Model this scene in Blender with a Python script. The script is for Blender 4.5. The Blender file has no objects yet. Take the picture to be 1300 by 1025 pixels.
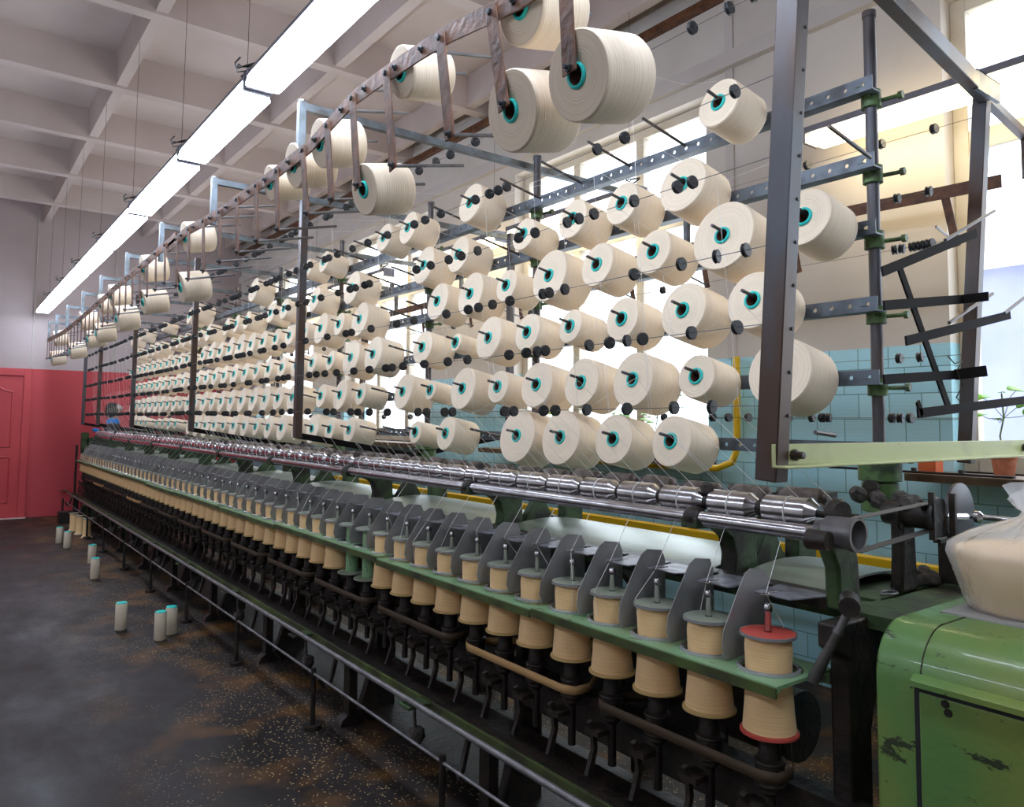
import bpy, math, random
from mathutils import Vector, Matrix
random.seed(7)
PI = math.pi
S = bpy.context.scene
COL = S.collection

# ---------------------------------------------------------------- camera, world, exposure
cam_d = bpy.data.cameras.new('camera'); cam = bpy.data.objects.new('camera', cam_d); COL.objects.link(cam)
cam_d.sensor_width = 36; cam_d.lens = 960 / 1300 * 36; cam_d.shift_y = -44.5 / 1300
cam_d.clip_start = .05; cam_d.clip_end = 200
Yd = Vector((-725, 60, 960)).normalized()
Xd = Vector(((60 * 80 + 960 * 960) / 725, 80, 960)).normalized()
Zd = Xd.cross(Yd)
R = [Vector((Xd[i], Yd[i], Zd[i])) for i in range(3)]      # world -> (right, down, forward)
m = Matrix.Identity(4)
for i in range(3):
    m[i][0] = R[0][i]; m[i][1] = -R[1][i]; m[i][2] = -R[2][i]
m.translation = (0, 0, 1.4)
cam.matrix_world = m
S.camera = cam
S.view_settings.view_transform = 'Standard'; S.view_settings.look = 'None'
S.view_settings.gamma = 1; S.view_settings.use_curve_mapping = False
S.view_settings.exposure = 0.58
w = bpy.data.worlds.new('sky'); S.world = w; w.use_nodes = True
w.node_tree.nodes['Background'].inputs[0].default_value = (.86, .93, 1, 1)
w.node_tree.nodes['Background'].inputs[1].default_value = 3.2
LAMP_AISLE = 16.5
LAMP_WINDOW = 9.0

# ---------------------------------------------------------------- materials
def mat(name, col, rough=.6, metal=0., col2=None, scale=8., lo=.35, hi=.65, bump=0., bscale=40., coat=0., detail=4., stretch=None, rough2=None, col3=None, s3=(6, 25, 60), t3=.64):
    M = bpy.data.materials.new(name); M.use_nodes = True
    nt = M.node_tree; N = nt.nodes; L = nt.links; b = N['Principled BSDF']
    b.inputs['Base Color'].default_value = (*col, 1); b.inputs['Roughness'].default_value = rough
    b.inputs['Metallic'].default_value = metal; b.inputs['Coat Weight'].default_value = coat
    tc = N.new('ShaderNodeTexCoord'); src = tc.outputs['Object']
    if stretch:
        mp = N.new('ShaderNodeMapping'); mp.inputs['Scale'].default_value = stretch
        L.new(src, mp.inputs[0]); src = mp.outputs[0]
    if col2:
        n = N.new('ShaderNodeTexNoise'); n.inputs['Scale'].default_value = scale; n.inputs['Detail'].default_value = detail
        L.new(src, n.inputs['Vector'])
        r = N.new('ShaderNodeValToRGB'); r.color_ramp.elements[0].position = lo; r.color_ramp.elements[1].position = hi
        r.color_ramp.elements[0].color = (*col, 1); r.color_ramp.elements[1].color = (*col2, 1)
        L.new(n.outputs['Fac'], r.inputs[0]); L.new(r.outputs[0], b.inputs['Base Color'])
        if col3:
            m3 = N.new('ShaderNodeMapping'); m3.inputs['Scale'].default_value = s3; L.new(tc.outputs['Object'], m3.inputs[0])
            n3 = N.new('ShaderNodeTexNoise'); n3.inputs['Scale'].default_value = 1; n3.inputs['Detail'].default_value = 6; n3.inputs['Roughness'].default_value = .7; L.new(m3.outputs[0], n3.inputs['Vector'])
            q3 = N.new('ShaderNodeMapRange'); q3.inputs[1].default_value = t3; q3.inputs[2].default_value = t3 + .03; L.new(n3.outputs['Fac'], q3.inputs[0])
            x3 = N.new('ShaderNodeMix'); x3.data_type = 'RGBA'; L.new(q3.outputs[0], x3.inputs['Factor']); L.new(r.outputs[0], x3.inputs[6]); x3.inputs[7].default_value = (*col3, 1)
            L.new(x3.outputs[2], b.inputs['Base Color'])
        if rough2 is not None:
            mr = N.new('ShaderNodeMapRange'); mr.inputs[1].default_value = lo; mr.inputs[2].default_value = hi
            mr.inputs[3].default_value = rough; mr.inputs[4].default_value = rough2
            L.new(n.outputs['Fac'], mr.inputs[0]); L.new(mr.outputs[0], b.inputs['Roughness'])
    if bump:
        n2 = N.new('ShaderNodeTexNoise'); n2.inputs['Scale'].default_value = bscale; n2.inputs['Detail'].default_value = 3
        L.new(src, n2.inputs['Vector'])
        bp = N.new('ShaderNodeBump'); bp.inputs['Strength'].default_value = bump; bp.inputs['Distance'].default_value = .01
        L.new(n2.outputs['Fac'], bp.inputs['Height']); L.new(bp.outputs[0], b.inputs['Normal'])
    return M

def yarn_mat(name, col, freq=260., axis='X', strength=.5):
    """wound yarn: fine rings that run round the axis, on the sides and on the flat faces"""
    M = bpy.data.materials.new(name); M.use_nodes = True
    nt = M.node_tree; N = nt.nodes; L = nt.links; b = N['Principled BSDF']
    b.inputs['Roughness'].default_value = .85
    b.inputs['Sheen Weight'].default_value = .15
    tc = N.new('ShaderNodeTexCoord'); sp = N.new('ShaderNodeSeparateXYZ'); L.new(tc.outputs['Object'], sp.inputs[0])
    a, c, d = {'X': ('X', 'Y', 'Z'), 'Z': ('Z', 'X', 'Y')}[axis]
    def mth(op, x, y=None):
        n = N.new('ShaderNodeMath'); n.operation = op
        for i, q in enumerate((x, y)):
            if q is None: continue
            if isinstance(q, (int, float)): n.inputs[i].default_value = q
            else: L.new(q, n.inputs[i])
        return n.outputs[0]
    r = mth('SQRT', mth('ADD', mth('MULTIPLY', sp.outputs[c], sp.outputs[c]), mth('MULTIPLY', sp.outputs[d], sp.outputs[d])))
    k = mth('ADD', mth('MULTIPLY', sp.outputs[a], freq), mth('MULTIPLY', r, freq))
    n = N.new('ShaderNodeTexNoise'); n.noise_dimensions = '1D'; n.inputs['Scale'].default_value = 1.; n.inputs['Detail'].default_value = 3
    L.new(k, n.inputs['W'])
    rp = N.new('ShaderNodeValToRGB'); rp.color_ramp.elements[0].position = .3; rp.color_ramp.elements[1].position = .6
    rp.color_ramp.elements[0].color = (col[0] * .86, col[1] * .84, col[2] * .8, 1); rp.color_ramp.elements[1].color = (*col, 1)
    L.new(n.outputs['Fac'], rp.inputs[0]); L.new(rp.outputs[0], b.inputs['Base Color'])
    bp = N.new('ShaderNodeBump'); bp.inputs['Strength'].default_value = strength; bp.inputs['Distance'].default_value = .002
    L.new(n.outputs['Fac'], bp.inputs['Height']); L.new(bp.outputs[0], b.inputs['Normal'])
    return M

def emit(name, col, s):
    M = bpy.data.materials.new(name); M.use_nodes = True; b = M.node_tree.nodes['Principled BSDF']
    b.inputs['Base Color'].default_value = (.8, .8, .8, 1)
    b.inputs['Emission Color'].default_value = (*col, 1); b.inputs['Emission Strength'].default_value = s
    return M

def clear_mat(name, col=(1, 1, 1), gloss=.1, rough=.05, bump=0.):
    M = bpy.data.materials.new(name); M.use_nodes = True; nt = M.node_tree; N = nt.nodes; L = nt.links
    N.remove(N['Principled BSDF']); t = N.new('ShaderNodeBsdfTransparent'); t.inputs[0].default_value = (*col, 1)
    g = N.new('ShaderNodeBsdfGlossy'); g.inputs['Roughness'].default_value = rough
    mx = N.new('ShaderNodeMixShader')
    f0 = N.new('ShaderNodeLayerWeight'); f = N.new('ShaderNodeMath'); f.operation = 'POWER'; f.inputs[1].default_value = 5
    L.new(f0.outputs['Facing'], f.inputs[0])
    if bump:
        n2 = N.new('ShaderNodeTexNoise'); n2.inputs['Scale'].default_value = 14; n2.inputs['Distortion'].default_value = 1.5
        bp = N.new('ShaderNodeBump'); bp.inputs['Strength'].default_value = bump; bp.inputs['Distance'].default_value = .03
        tc = N.new('ShaderNodeTexCoord'); L.new(tc.outputs['Object'], n2.inputs['Vector'])
        L.new(n2.outputs['Fac'], bp.inputs['Height']); L.new(bp.outputs[0], g.inputs['Normal']); L.new(bp.outputs[0], f0.inputs['Normal'])
        df = N.new('ShaderNodeBsdfTranslucent'); df.inputs[0].default_value = (.9, .9, .9, 1)
        d2 = N.new('ShaderNodeBsdfDiffuse'); d2.inputs[0].default_value = (.85, .85, .85, 1)
        m0 = N.new('ShaderNodeMixShader'); m0.inputs[0].default_value = .5; L.new(df.outputs[0], m0.inputs[1]); L.new(d2.outputs[0], m0.inputs[2])
        m1 = N.new('ShaderNodeMixShader'); m1.inputs[0].default_value = gloss
        L.new(t.outputs[0], m1.inputs[1]); L.new(m0.outputs[0], m1.inputs[2]); base = m1.outputs[0]
    else: base = t.outputs[0]
    L.new(f.outputs[0], mx.inputs[0]); L.new(base, mx.inputs[1]); L.new(g.outputs[0], mx.inputs[2])
    L.new(mx.outputs[0], N['Material Output'].inputs[0])
    return M

M = dict(
    yarn=yarn_mat('yarn', (.94, .785, .60)), yarn_tan=yarn_mat('yarn_tan', (.95, .63, .31), axis='Z', freq=420),
    yarn_bag=yarn_mat('yarn_bag', (.88, .60, .30), axis='Z', freq=200),
    thread=mat('thread', (.85, .82, .78), .8),
    teal=mat('teal_plastic', (.02, .60, .54), .4), card=mat('brown_tube_inside', (.13, .06, .035), .8),
    steel=mat('steel', (.62, .61, .62), .2, 1., (.38, .36, .36), 30, .3, .8),
    steel2=mat('dull_steel', (.22, .21, .21), .42, .55, (.15, .14, .14), 20),
    disc=mat('black_disc', (.018, .018, .02), .45), oil=mat('oily_iron', (.009, .007, .006), .45, .1, (.032, .021, .014), 14, bump=.4),
    rust=mat('rusty_bar', (.070, .025, .010), .55, 0, (.20, .075, .028), 18, .35, .75, bump=.3),
    post=mat('bare_steel_post', (.085, .088, .10), .42, .3, (.08, .045, .03), 7, .4, .65, stretch=(1, 1, .35)),
    grey=mat('galvanised', (.20, .24, .27), .5, .5, (.11, .11, .11), 12),
    rail=mat('dark_rail', (.12, .145, .175), .42, .2, (.035, .036, .04), 12, .45, .7), arm=mat('black_arm', (.011, .009, .009), .8, .0), clamp=mat('green_clamp', (.09, .17, .05), .5, 0, (.03, .04, .02), 25, .45, .65), ledge=mat('ledge_edge', (.07, .10, .02), .6, 0, (.03, .03, .012), 9),
    green=mat('green_paint', (.23, .40, .21), .4, 0, (.34, .40, .20), 9, .5, .8, bump=.1, col3=(.06, .06, .03), s3=(30, 8, 8), t3=.62),
    greend=mat('dirty_green', (.045, .085, .028), .5, 0, (.02, .017, .01), 9, .45, .62, bump=.3),
    cab=mat('cabinet_green', (.105, .225, .06), .35, 0, (.21, .25, .05), 5, .45, .8, bump=.12, coat=.25, col3=(.03, .04, .018), s3=(34, 10, 24), t3=.60),
    pale=mat('pale_green', (.46, .50, .22), .5, 0, (.34, .33, .16), 7, .5, .8, col3=(.12, .10, .06), s3=(6, 30, 30), t3=.66),
    fin=mat('fin_metal', (.34, .33, .32), .42, .2, (.20, .195, .19), 7, .4, .7),
    cover=mat('cover_sheet', (.30, .34, .31), .36, .35, (.26, .33, .25), 5, .4, .7, stretch=(1, .5, 1)),
    flange=mat('flange', (.30, .33, .25), .4, .1), rim=mat('bright_rim', (.50, .50, .50), .25, .6), redp=mat('red_paint', (.55, .08, .06), .4), tan=mat('tan_plastic', (.62, .42, .17), .5),
    yellow=mat('yellow_paint', (.80, .50, .01), .4), blue=mat('blue_cloth', (.01, .22, .6), .8), skin=mat('skin', (.45, .24, .17), .6),
    hair=mat('dark_hair', (.02, .015, .012), .6), cloth=mat('dark_cloth', (.03, .03, .045), .85), white=mat('white_paint', (.62, .58, .52), .5),
    terr=mat('terracotta', (.45, .13, .06), .8, 0, (.55, .22, .12), 30), leaf=mat('leaf', (.18, .5, .02), .45), stem=mat('stem', (.2, .28, .06), .6),
    wood=mat('wooden_sill', (.24, .17, .12), .6, 0, (.12, .08, .05), 8), frame=mat('window_frame_paint', (.60, .55, .46), .5, 0, (.50, .40, .28), 6, .5, .8),
    lampw=emit('lamp_diffuser', (.78, .89, 1.08), LAMP_AISLE), lampy=emit('warm_lamp_diffuser', (1, .83, .50), LAMP_WINDOW),
    housing=mat('lamp_housing', (.20, .20, .24), .5), glass=clear_mat('glass', (.97, .98, 1), rough=.03), film=clear_mat('plastic_film', gloss=.42, rough=.15, bump=.35),
    rag=mat('dirty_rag', (.10, .085, .07), .95, 0, (.04, .03, .03), 20, bump=1), belt=mat('canvas_belt', (.10, .09, .08), .7),
    tape=mat('brown_tape', (.07, .042, .02), .7), tape2=mat('cream_tape', (.55, .33, .13), .7), orange=mat('orange_card', (.6, .12, .03), .7),
    flap=mat('flap_metal', (.26, .26, .30), .4, .3, (.06, .055, .055), 22, .45, .65),
    ceil=mat('ceiling_paint', (.56, .465, .43), .85, 0, (.47, .385, .35), 1.2, bump=.15, bscale=12),
    dirt=mat('fluff', (.12, .10, .09), 1., 0, (.04, .035, .03), 40, bump=1.2),
)

def wall_mat(name, low, top, zsplit, tiles=False, up=(.56, .51, .49), edge=.004):
    W = bpy.data.materials.new(name); W.use_nodes = True; nt = W.node_tree; N = nt.nodes; L = nt.links; b = N['Principled BSDF']
    g = N.new('ShaderNodeTexCoord'); sp = N.new('ShaderNodeSeparateXYZ'); L.new(g.outputs['Object'], sp.inputs[0])
    c = N.new('ShaderNodeMath'); c.operation = 'GREATER_THAN'; L.new(sp.outputs['Z'], c.inputs[0]); c.inputs[1].default_value = zsplit
    n = N.new('ShaderNodeTexNoise'); n.inputs['Scale'].default_value = 1.6; n.inputs['Detail'].default_value = 6; L.new(g.outputs['Object'], n.inputs['Vector'])
    r = N.new('ShaderNodeValToRGB'); r.color_ramp.elements[0].color = (up[0] * .88, up[1] * .86, up[2] * .84, 1); r.color_ramp.elements[1].color = (*up, 1)
    r.color_ramp.elements[0].position = .35; r.color_ramp.elements[1].position = .65; L.new(n.outputs['Fac'], r.inputs[0])
    if tiles:
        cb = N.new('ShaderNodeCombineXYZ'); L.new(sp.outputs['Y'], cb.inputs[0]); L.new(sp.outputs['Z'], cb.inputs[1])
        t = N.new('ShaderNodeTexBrick'); t.inputs['Scale'].default_value = 1.; t.inputs['Brick Width'].default_value = .16; t.inputs['Row Height'].default_value = .13
        t.inputs['Mortar Size'].default_value = .0025; t.inputs['Color1'].default_value = (*low, 1)
        t.inputs['Color2'].default_value = (low[0] * 1.3, low[1] * 1.15, low[2] * 1.1, 1); t.inputs['Mortar'].default_value = (.14, .30, .33, 1)
        L.new(cb.outputs[0], t.inputs['Vector']); lo = t.outputs['Color']
        wv = N.new('ShaderNodeTexWave'); wv.bands_direction = 'Z'; wv.inputs['Scale'].default_value = 16; L.new(g.outputs['Object'], wv.inputs['Vector'])
        bp = N.new('ShaderNodeBump'); bp.inputs['Strength'].default_value = .08; bp.inputs['Distance'].default_value = .002
        mu = N.new('ShaderNodeMath'); mu.operation = 'SUBTRACT'; mu.inputs[0].default_value = 1; L.new(c.outputs[0], mu.inputs[1])
        m2 = N.new('ShaderNodeMath'); m2.operation = 'MULTIPLY'; L.new(mu.outputs[0], m2.inputs[0]); L.new(wv.outputs['Fac'], m2.inputs[1])
        L.new(m2.outputs[0], bp.inputs['Height']); L.new(bp.outputs[0], b.inputs['Normal'])
        rr = N.new('ShaderNodeMapRange'); rr.inputs[3].default_value = .3; rr.inputs[4].default_value = .8; L.new(c.outputs[0], rr.inputs[0]); L.new(rr.outputs[0], b.inputs['Roughness'])
    else:
        r2 = N.new('ShaderNodeValToRGB'); r2.color_ramp.elements[0].color = (low[0] * .9, low[1] * .85, low[2] * .85, 1); r2.color_ramp.elements[1].color = (*low, 1)
        L.new(n.outputs['Fac'], r2.inputs[0]); lo = r2.outputs[0]; b.inputs['Roughness'].default_value = .55
    mx = N.new('ShaderNodeMix'); mx.data_type = 'RGBA'; L.new(c.outputs[0], mx.inputs['Factor']); L.new(lo, mx.inputs[6]); L.new(r.outputs[0], mx.inputs[7])
    L.new(mx.outputs[2], b.inputs['Base Color'])
    return W
M['wall_far'] = wall_mat('far_wall_paint', (.56, .065, .075), None, 2.07, up=(.50, .415, .405))
M['wall_win'] = wall_mat('tiled_wall', (.36, .68, .80), None, 1.80, True, up=(.62, .57, .52))
M['wall_plain'] = mat('plain_wall_paint', (.58, .53, .50), .8, 0, (.5, .45, .42), 1.5)
M['red'] = mat('red_door_paint', (.56, .062, .066), .45, 0, (.50, .05, .06), 2)

def floor_mat():
    W = bpy.data.materials.new('floor_asphalt'); W.use_nodes = True; nt = W.node_tree; N = nt.nodes; L = nt.links; b = N['Principled BSDF']
    g = N.new('ShaderNodeTexCoord')
    mp = N.new('ShaderNodeMapping'); mp.inputs['Scale'].default_value = (1, .5, 1); L.new(g.outputs['Object'], mp.inputs[0])
    n = N.new('ShaderNodeTexNoise'); n.inputs['Scale'].default_value = 2.2; n.inputs['Detail'].default_value = 8; n.inputs['Roughness'].default_value = .65; L.new(mp.outputs[0], n.inputs['Vector'])
    r = N.new('ShaderNodeValToRGB'); e = r.color_ramp.elements; e[0].position = .36; e[0].color = (.008, .0052, .0045, 1); e[1].position = .64; e[1].color = (.030, .021, .019, 1)
    L.new(n.outputs['Fac'], r.inputs[0])
    # ochre stains along the machine
    n2 = N.new('ShaderNodeTexNoise'); n2.inputs['Scale'].default_value = 3.5; n2.inputs['Detail'].default_value = 5; L.new(g.outputs['Object'], n2.inputs['Vector'])
    sp = N.new('ShaderNodeSeparateXYZ'); L.new(g.outputs['Object'], sp.inputs[0])
    mr = N.new('ShaderNodeMapRange'); mr.inputs[1].default_value = .55; mr.inputs[2].default_value = 1.25; L.new(sp.outputs['X'], mr.inputs[0])
    mu = N.new('ShaderNodeMath'); mu.operation = 'MULTIPLY'
    r2 = N.new('ShaderNodeValToRGB'); r2.color_ramp.elements[0].position = .5; r2.color_ramp.elements[1].position = .75
    L.new(n2.outputs['Fac'], r2.inputs[0]); L.new(r2.outputs[0], mu.inputs[0]); L.new(mr.outputs[0], mu.inputs[1])
    mx = N.new('ShaderNodeMix'); mx.data_type = 'RGBA'; L.new(mu.outputs[0], mx.inputs['Factor']); L.new(r.outputs[0], mx.inputs[6]); mx.inputs[7].default_value = (.17, .075, .015, 1)
    # fluff specks
    v = N.new('ShaderNodeTexVoronoi'); v.inputs['Scale'].default_value = 60; L.new(g.outputs['Object'], v.inputs['Vector'])
    n3 = N.new('ShaderNodeTexNoise'); n3.inputs['Scale'].default_value = 1.7; L.new(g.outputs['Object'], n3.inputs['Vector'])
    ls = N.new('ShaderNodeMath'); ls.operation = 'LESS_THAN'; ls.inputs[1].default_value = .20; L.new(v.outputs['Distance'], ls.inputs[0])
    g3 = N.new('ShaderNodeMath'); g3.operation = 'GREATER_THAN'; g3.inputs[1].default_value = .45; L.new(n3.outputs['Fac'], g3.inputs[0])
    m3 = N.new('ShaderNodeMath'); m3.operation = 'MULTIPLY'; L.new(ls.outputs[0], m3.inputs[0]); L.new(g3.outputs[0], m3.inputs[1])
    m4 = N.new('ShaderNodeMath'); m4.operation = 'MULTIPLY'; L.new(m3.outputs[0], m4.inputs[0]); L.new(mr.outputs[0], m4.inputs[1])
    mx2 = N.new('ShaderNodeMix'); mx2.data_type = 'RGBA'; L.new(m4.outputs[0], mx2.inputs['Factor']); L.new(mx.outputs[2], mx2.inputs[6]); mx2.inputs[7].default_value = (.50, .36, .17, 1)
    L.new(mx2.outputs[2], b.inputs['Base Color']); b.inputs['Specular IOR Level'].default_value = .28
    rr = N.new('ShaderNodeMapRange'); rr.inputs[1].default_value = .35; rr.inputs[2].default_value = .65; rr.inputs[3].default_value = .42; rr.inputs[4].default_value = .75
    L.new(n.outputs['Fac'], rr.inputs[0]); L.new(rr.outputs[0], b.inputs['Roughness'])
    bp = N.new('ShaderNodeBump'); bp.inputs['Strength'].default_value = .25; bp.inputs['Distance'].default_value = .01; L.new(n.outputs['Fac'], bp.inputs['Height']); L.new(bp.outputs[0], b.inputs['Normal'])
    return W
M['floor'] = floor_mat()
M['arm'].node_tree.nodes['Principled BSDF'].inputs['Specular IOR Level'].default_value = .12

# ---------------------------------------------------------------- mesh helpers
class MB:
    def __init__(s, o=(0, 0, 0)): s.v = []; s.f = []; s.o = Vector(o)
    def add(s, vs, fs):
        k = len(s.v); s.v += [Vector(p) - s.o for p in vs]; s.f += [tuple(i + k for i in f) for f in fs]; return s
    def box(s, x0, x1, y0, y1, z0, z1):
        return s.add([(x, y, z) for z in (z0, z1) for y in (y0, y1) for x in (x0, x1)],
                     [(0, 2, 3, 1), (4, 5, 7, 6), (0, 1, 5, 4), (2, 6, 7, 3), (0, 4, 6, 2), (1, 3, 7, 5)])
    def bar(s, a, b, w, h, up=(0, 0, 1)):
        a = Vector(a); b = Vector(b); d = (b - a).normalized(); u = Vector(up); sd = d.cross(u).normalized(); u = sd.cross(d)
        vs = [p + sd * (i * w / 2) + u * (j * h / 2) for p in (a, b) for i, j in ((-1, -1), (1, -1), (1, 1), (-1, 1))]
        return s.add(vs, [(0, 1, 2, 3), (7, 6, 5, 4), (0, 4, 5, 1), (1, 5, 6, 2), (2, 6, 7, 3), (3, 7, 4, 0)])
    def lathe(s, prof, a, d, n=20, closed=False):
        """prof: [(t, r)] along direction d from a; closed joins last ring to first (a hollow body)"""
        a = Vector(a); d = Vector(d).normalized(); u = d.orthogonal().normalized(); w_ = d.cross(u)
        vs = []; fs = []; rings = []
        for t, r in prof:
            c = a + d * t
            if r < 1e-6: vs.append(c); rings.append([len(vs) - 1] * n)
            else:
                rings.append(list(range(len(vs), len(vs) + n)))
                vs += [c + (u * math.cos(2 * PI * i / n) + w_ * math.sin(2 * PI * i / n)) * r for i in range(n)]
        pr = list(zip(rings, rings[1:])) + ([(rings[-1], rings[0])] if closed else [])
        for A, B in pr:
            for i in range(n):
                j = (i + 1) % n; q = []
                for x in (A[i], A[j], B[j], B[i]):
                    if x not in q: q.append(x)
                if len(q) > 2: fs.append(tuple(q))
        return s.add(vs, fs)
    def cyl(s, a, b, r, r2=None, n=12):
        a = Vector(a); b = Vector(b); L = (b - a).length; r2 = r if r2 is None else r2
        return s.lathe([(0, 0), (0, r), (L, r2), (L, 0)], a, b - a, n)
    def tube(s, pts, r, n=6, closed=False):
        pts = [Vector(p) for p in pts]; vs = []; fs = []; u = None
        for i, p in enumerate(pts):
            d = (pts[min(i + 1, len(pts) - 1)] - pts[max(i - 1, 0)]).normalized()
            if closed: d = (pts[(i + 1) % len(pts)] - pts[i - 1]).normalized()
            if u is None: u = d.orthogonal().normalized()
            u = (u - d * u.dot(d)); u = u.normalized() if u.length > 1e-5 else d.orthogonal().normalized()
            w_ = d.cross(u)
            vs += [p + (u * math.cos(2 * PI * k / n) + w_ * math.sin(2 * PI * k / n)) * r for k in range(n)]
        m_ = len(pts)
        for i in range(m_ if closed else m_ - 1):
            for k in range(n):
                a = i * n; b = ((i + 1) % m_) * n; j = (k + 1) % n
                fs.append((a + k, a + j, b + j, b + k))
        if not closed: fs += [tuple(range(n))[::-1], tuple(range((m_ - 1) * n, m_ * n))]
        return s.add(vs, fs)
    def prism(s, poly, axis, t0, t1):
        """poly in the plane normal to axis; axis 'y': (x, z), 'x': (y, z), 'z': (x, y)"""
        def P(p, t): return {'y': (p[0], t, p[1]), 'x': (t, p[0], p[1]), 'z': (p[0], p[1], t)}[axis]
        n = len(poly); vs = [P(p, t0) for p in poly] + [P(p, t1) for p in poly]
        return s.add(vs, [tuple(range(n))[::-1], tuple(range(n, 2 * n))] + [(i, (i + 1) % n, n + (i + 1) % n, n + i) for i in range(n)])
    def holed(s, c, u, v, w_, lu, lv, lw, r, n=16):
        """a plate cell centred c, spans lu along u, lv along v, thickness lw along w_, with a round through hole"""
        c, u, v, w_ = map(Vector, (c, u, v, w_)); vs = []; fs = []
        for sg in (-.5, .5):
            for i in range(n):
                a = 2 * PI * (i + .5) / n; ca, sa = math.cos(a), math.sin(a)
                k = 1 / max(abs(ca), abs(sa)); 
                vs.append(c + w_ * lw * sg + u * (max(-1, min(1, ca * k)) * lu / 2) + v * (max(-1, min(1, sa * k)) * lv / 2))
            for i in range(n):
                a = 2 * PI * (i + .5) / n
                vs.append(c + w_ * lw * sg + u * (math.cos(a) * r) + v * (math.sin(a) * r))
        # exact corners
        for b0 in (0, 2 * n):
            for q in range(4):
                i = n // 8 + q * n // 4; a = PI / 4 + q * PI / 2
                vs[b0 + i] = c + w_ * lw * (-.5 if b0 == 0 else .5) + u * math.copysign(lu / 2, math.cos(a)) + v * math.copysign(lv / 2, math.sin(a))
        for i in range(n):
            j = (i + 1) % n
            fs += [(i, n + i, n + j, j), (2 * n + i, 2 * n + j, 3 * n + j, 3 * n + i), (i, j, 2 * n + j, 2 * n + i), (n + i, 3 * n + i, 3 * n + j, n + j)]
        return s.add(vs, fs)
    def build(s, name, m_, parent=None, smooth=40, bevel=0):
        me = bpy.data.meshes.new(name); me.from_pydata([tuple(p) for p in s.v], [], s.f); me.validate()
        import bmesh
        b = bmesh.new(); b.from_mesh(me); bmesh.ops.recalc_face_normals(b, faces=b.faces); b.to_mesh(me); b.free()
        me.materials.append(M[m_] if isinstance(m_, str) else m_)
        if smooth:
            me.shade_smooth(); me.set_sharp_from_angle(angle=math.radians(smooth))
        o = bpy.data.objects.new(name, me); COL.objects.link(o)
        if parent is not None:
            o.parent = parent; o.location = s.o - (WL(parent))
        else: o.location = s.o
        if bevel:
            md = o.modifiers.new('bevel', 'BEVEL'); md.width = bevel; md.segments = 2; md.limit_method = 'ANGLE'
        return o
def WL(o):
    l = Vector(o.location)
    while o.parent: o = o.parent; l += Vector(o.location)
    return l
def tag(o, label=None, cat=None, group=None, kind=None):
    if label: o['label'] = label
    if cat: o['category'] = cat
    if group: o['group'] = group
    if kind: o['kind'] = kind
    return o
def empty(name, loc, label, cat, group=None):
    o = bpy.data.objects.new(name, None); COL.objects.link(o); o.location = loc; o.empty_display_size = .1
    return tag(o, label, cat, group)
def struct(o): o['kind'] = 'structure'; return o
ONES = 'zeroth first second third fourth fifth sixth seventh eighth ninth tenth eleventh twelfth thirteenth fourteenth fifteenth sixteenth seventeenth eighteenth nineteenth'.split()
TENS = {2: 'twenty', 3: 'thirty', 4: 'forty', 5: 'fifty', 6: 'sixty', 7: 'seventy'}
TENTH = {2: 'twentieth', 3: 'thirtieth', 4: 'fortieth', 5: 'fiftieth', 6: 'sixtieth', 7: 'seventieth'}
def nth(n): return ONES[n] if n < 20 else (TENTH[n // 10] if n % 10 == 0 else TENS[n // 10] + '-' + ONES[n % 10])
def copy(o, parent=None, loc=None):
    c = o.copy(); COL.objects.link(c)
    if parent is not None: c.parent = parent
    if loc is not None: c.location = loc
    return c

# ---------------------------------------------------------------- room shell
XW, YE, XL, YB, ZC = 3.85, 12.55, -3.2, -3.0, 4.43
struct(MB().box(XL, XW + .3, YB, YE, -.1, 0).build('floor', 'floor', smooth=0))
struct(MB().box(XL, XW + .3, YB, YE, ZC, ZC + .15).build('ceiling', 'ceil', smooth=0))
struct(MB().box(XL - .2, XW + .3, YE, YE + .2, -.1, ZC + .15).build('wall_far', 'wall_far', smooth=0))
struct(MB().box(XL - .2, XL, YB, YE, -.1, ZC + .15).build('wall_left', 'wall_plain', smooth=0))
struct(MB().box(XL - .2, XW + .3, YB - .2, YB, -.1, ZC + .15).build('wall_back', 'wall_plain', smooth=0))
WIN = [(-1.3, 1.62), (3.06, 5.10), (6.45, 8.45), (9.45, 11.6)]
Z0, Z1 = 1.18, 3.52
wb = MB(); y = YB
for a, b in WIN:
    wb.box(XW, XW + .3, y, a, 0, ZC); y = b
    wb.box(XW, XW + .3, a, b, 0, Z0); wb.box(XW, XW + .3, a, b, Z1, ZC)
wb.box(XW, XW + .3, y, YE, 0, ZC)
struct(wb.build('wall_right', 'wall_win', smooth=0))
# ceiling ribs (cross) and longitudinal beams
for i, y in enumerate([-1.75, -.3, 1.15, 2.6, 4.05, 5.5, 6.95, 8.4, 9.85, 11.3]):
    struct(MB().prism([(y - .10, ZC), (y + .10, ZC), (y + .055, 4.15), (y - .055, 4.15)], 'x', XL, XW).build('trim_%d' % (i + 1), 'ceil', smooth=0))
for i, x in enumerate([-1.55, -.26, 1.06, 2.36, 3.6]):
    struct(MB().prism([(x - .05, ZC), (x + .09, ZC), (x + .05, 4.17), (x - .03, 4.17)], 'y', YB, YE).build('trim_%d' % (i + 11), 'ceil', smooth=0))
struct(MB().box(XW - .05, XW + .0, YB, YE, 3.62, 3.72).build('trim_16', 'wall_plain', smooth=0))
struct(MB().box(XW - .06, XW - .0, YB, YE, 4.08, 4.13).build('trim_17', 'rust', smooth=0))
struct(MB().cyl((2.0, YE - .01, 2.1), (2.0, YE - .01, 4.3), .008).build('trim_18', 'white'))
struct(MB().cyl((.98, YE - .008, 2.1), (.98, YE - .008, 4.3), .006).build('trim_19', 'white'))
struct(MB().box(XW - .012, XW, 2.84, 2.90, 1.8, 4.1).build('trim_20', 'wall_plain', smooth=0))
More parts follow.
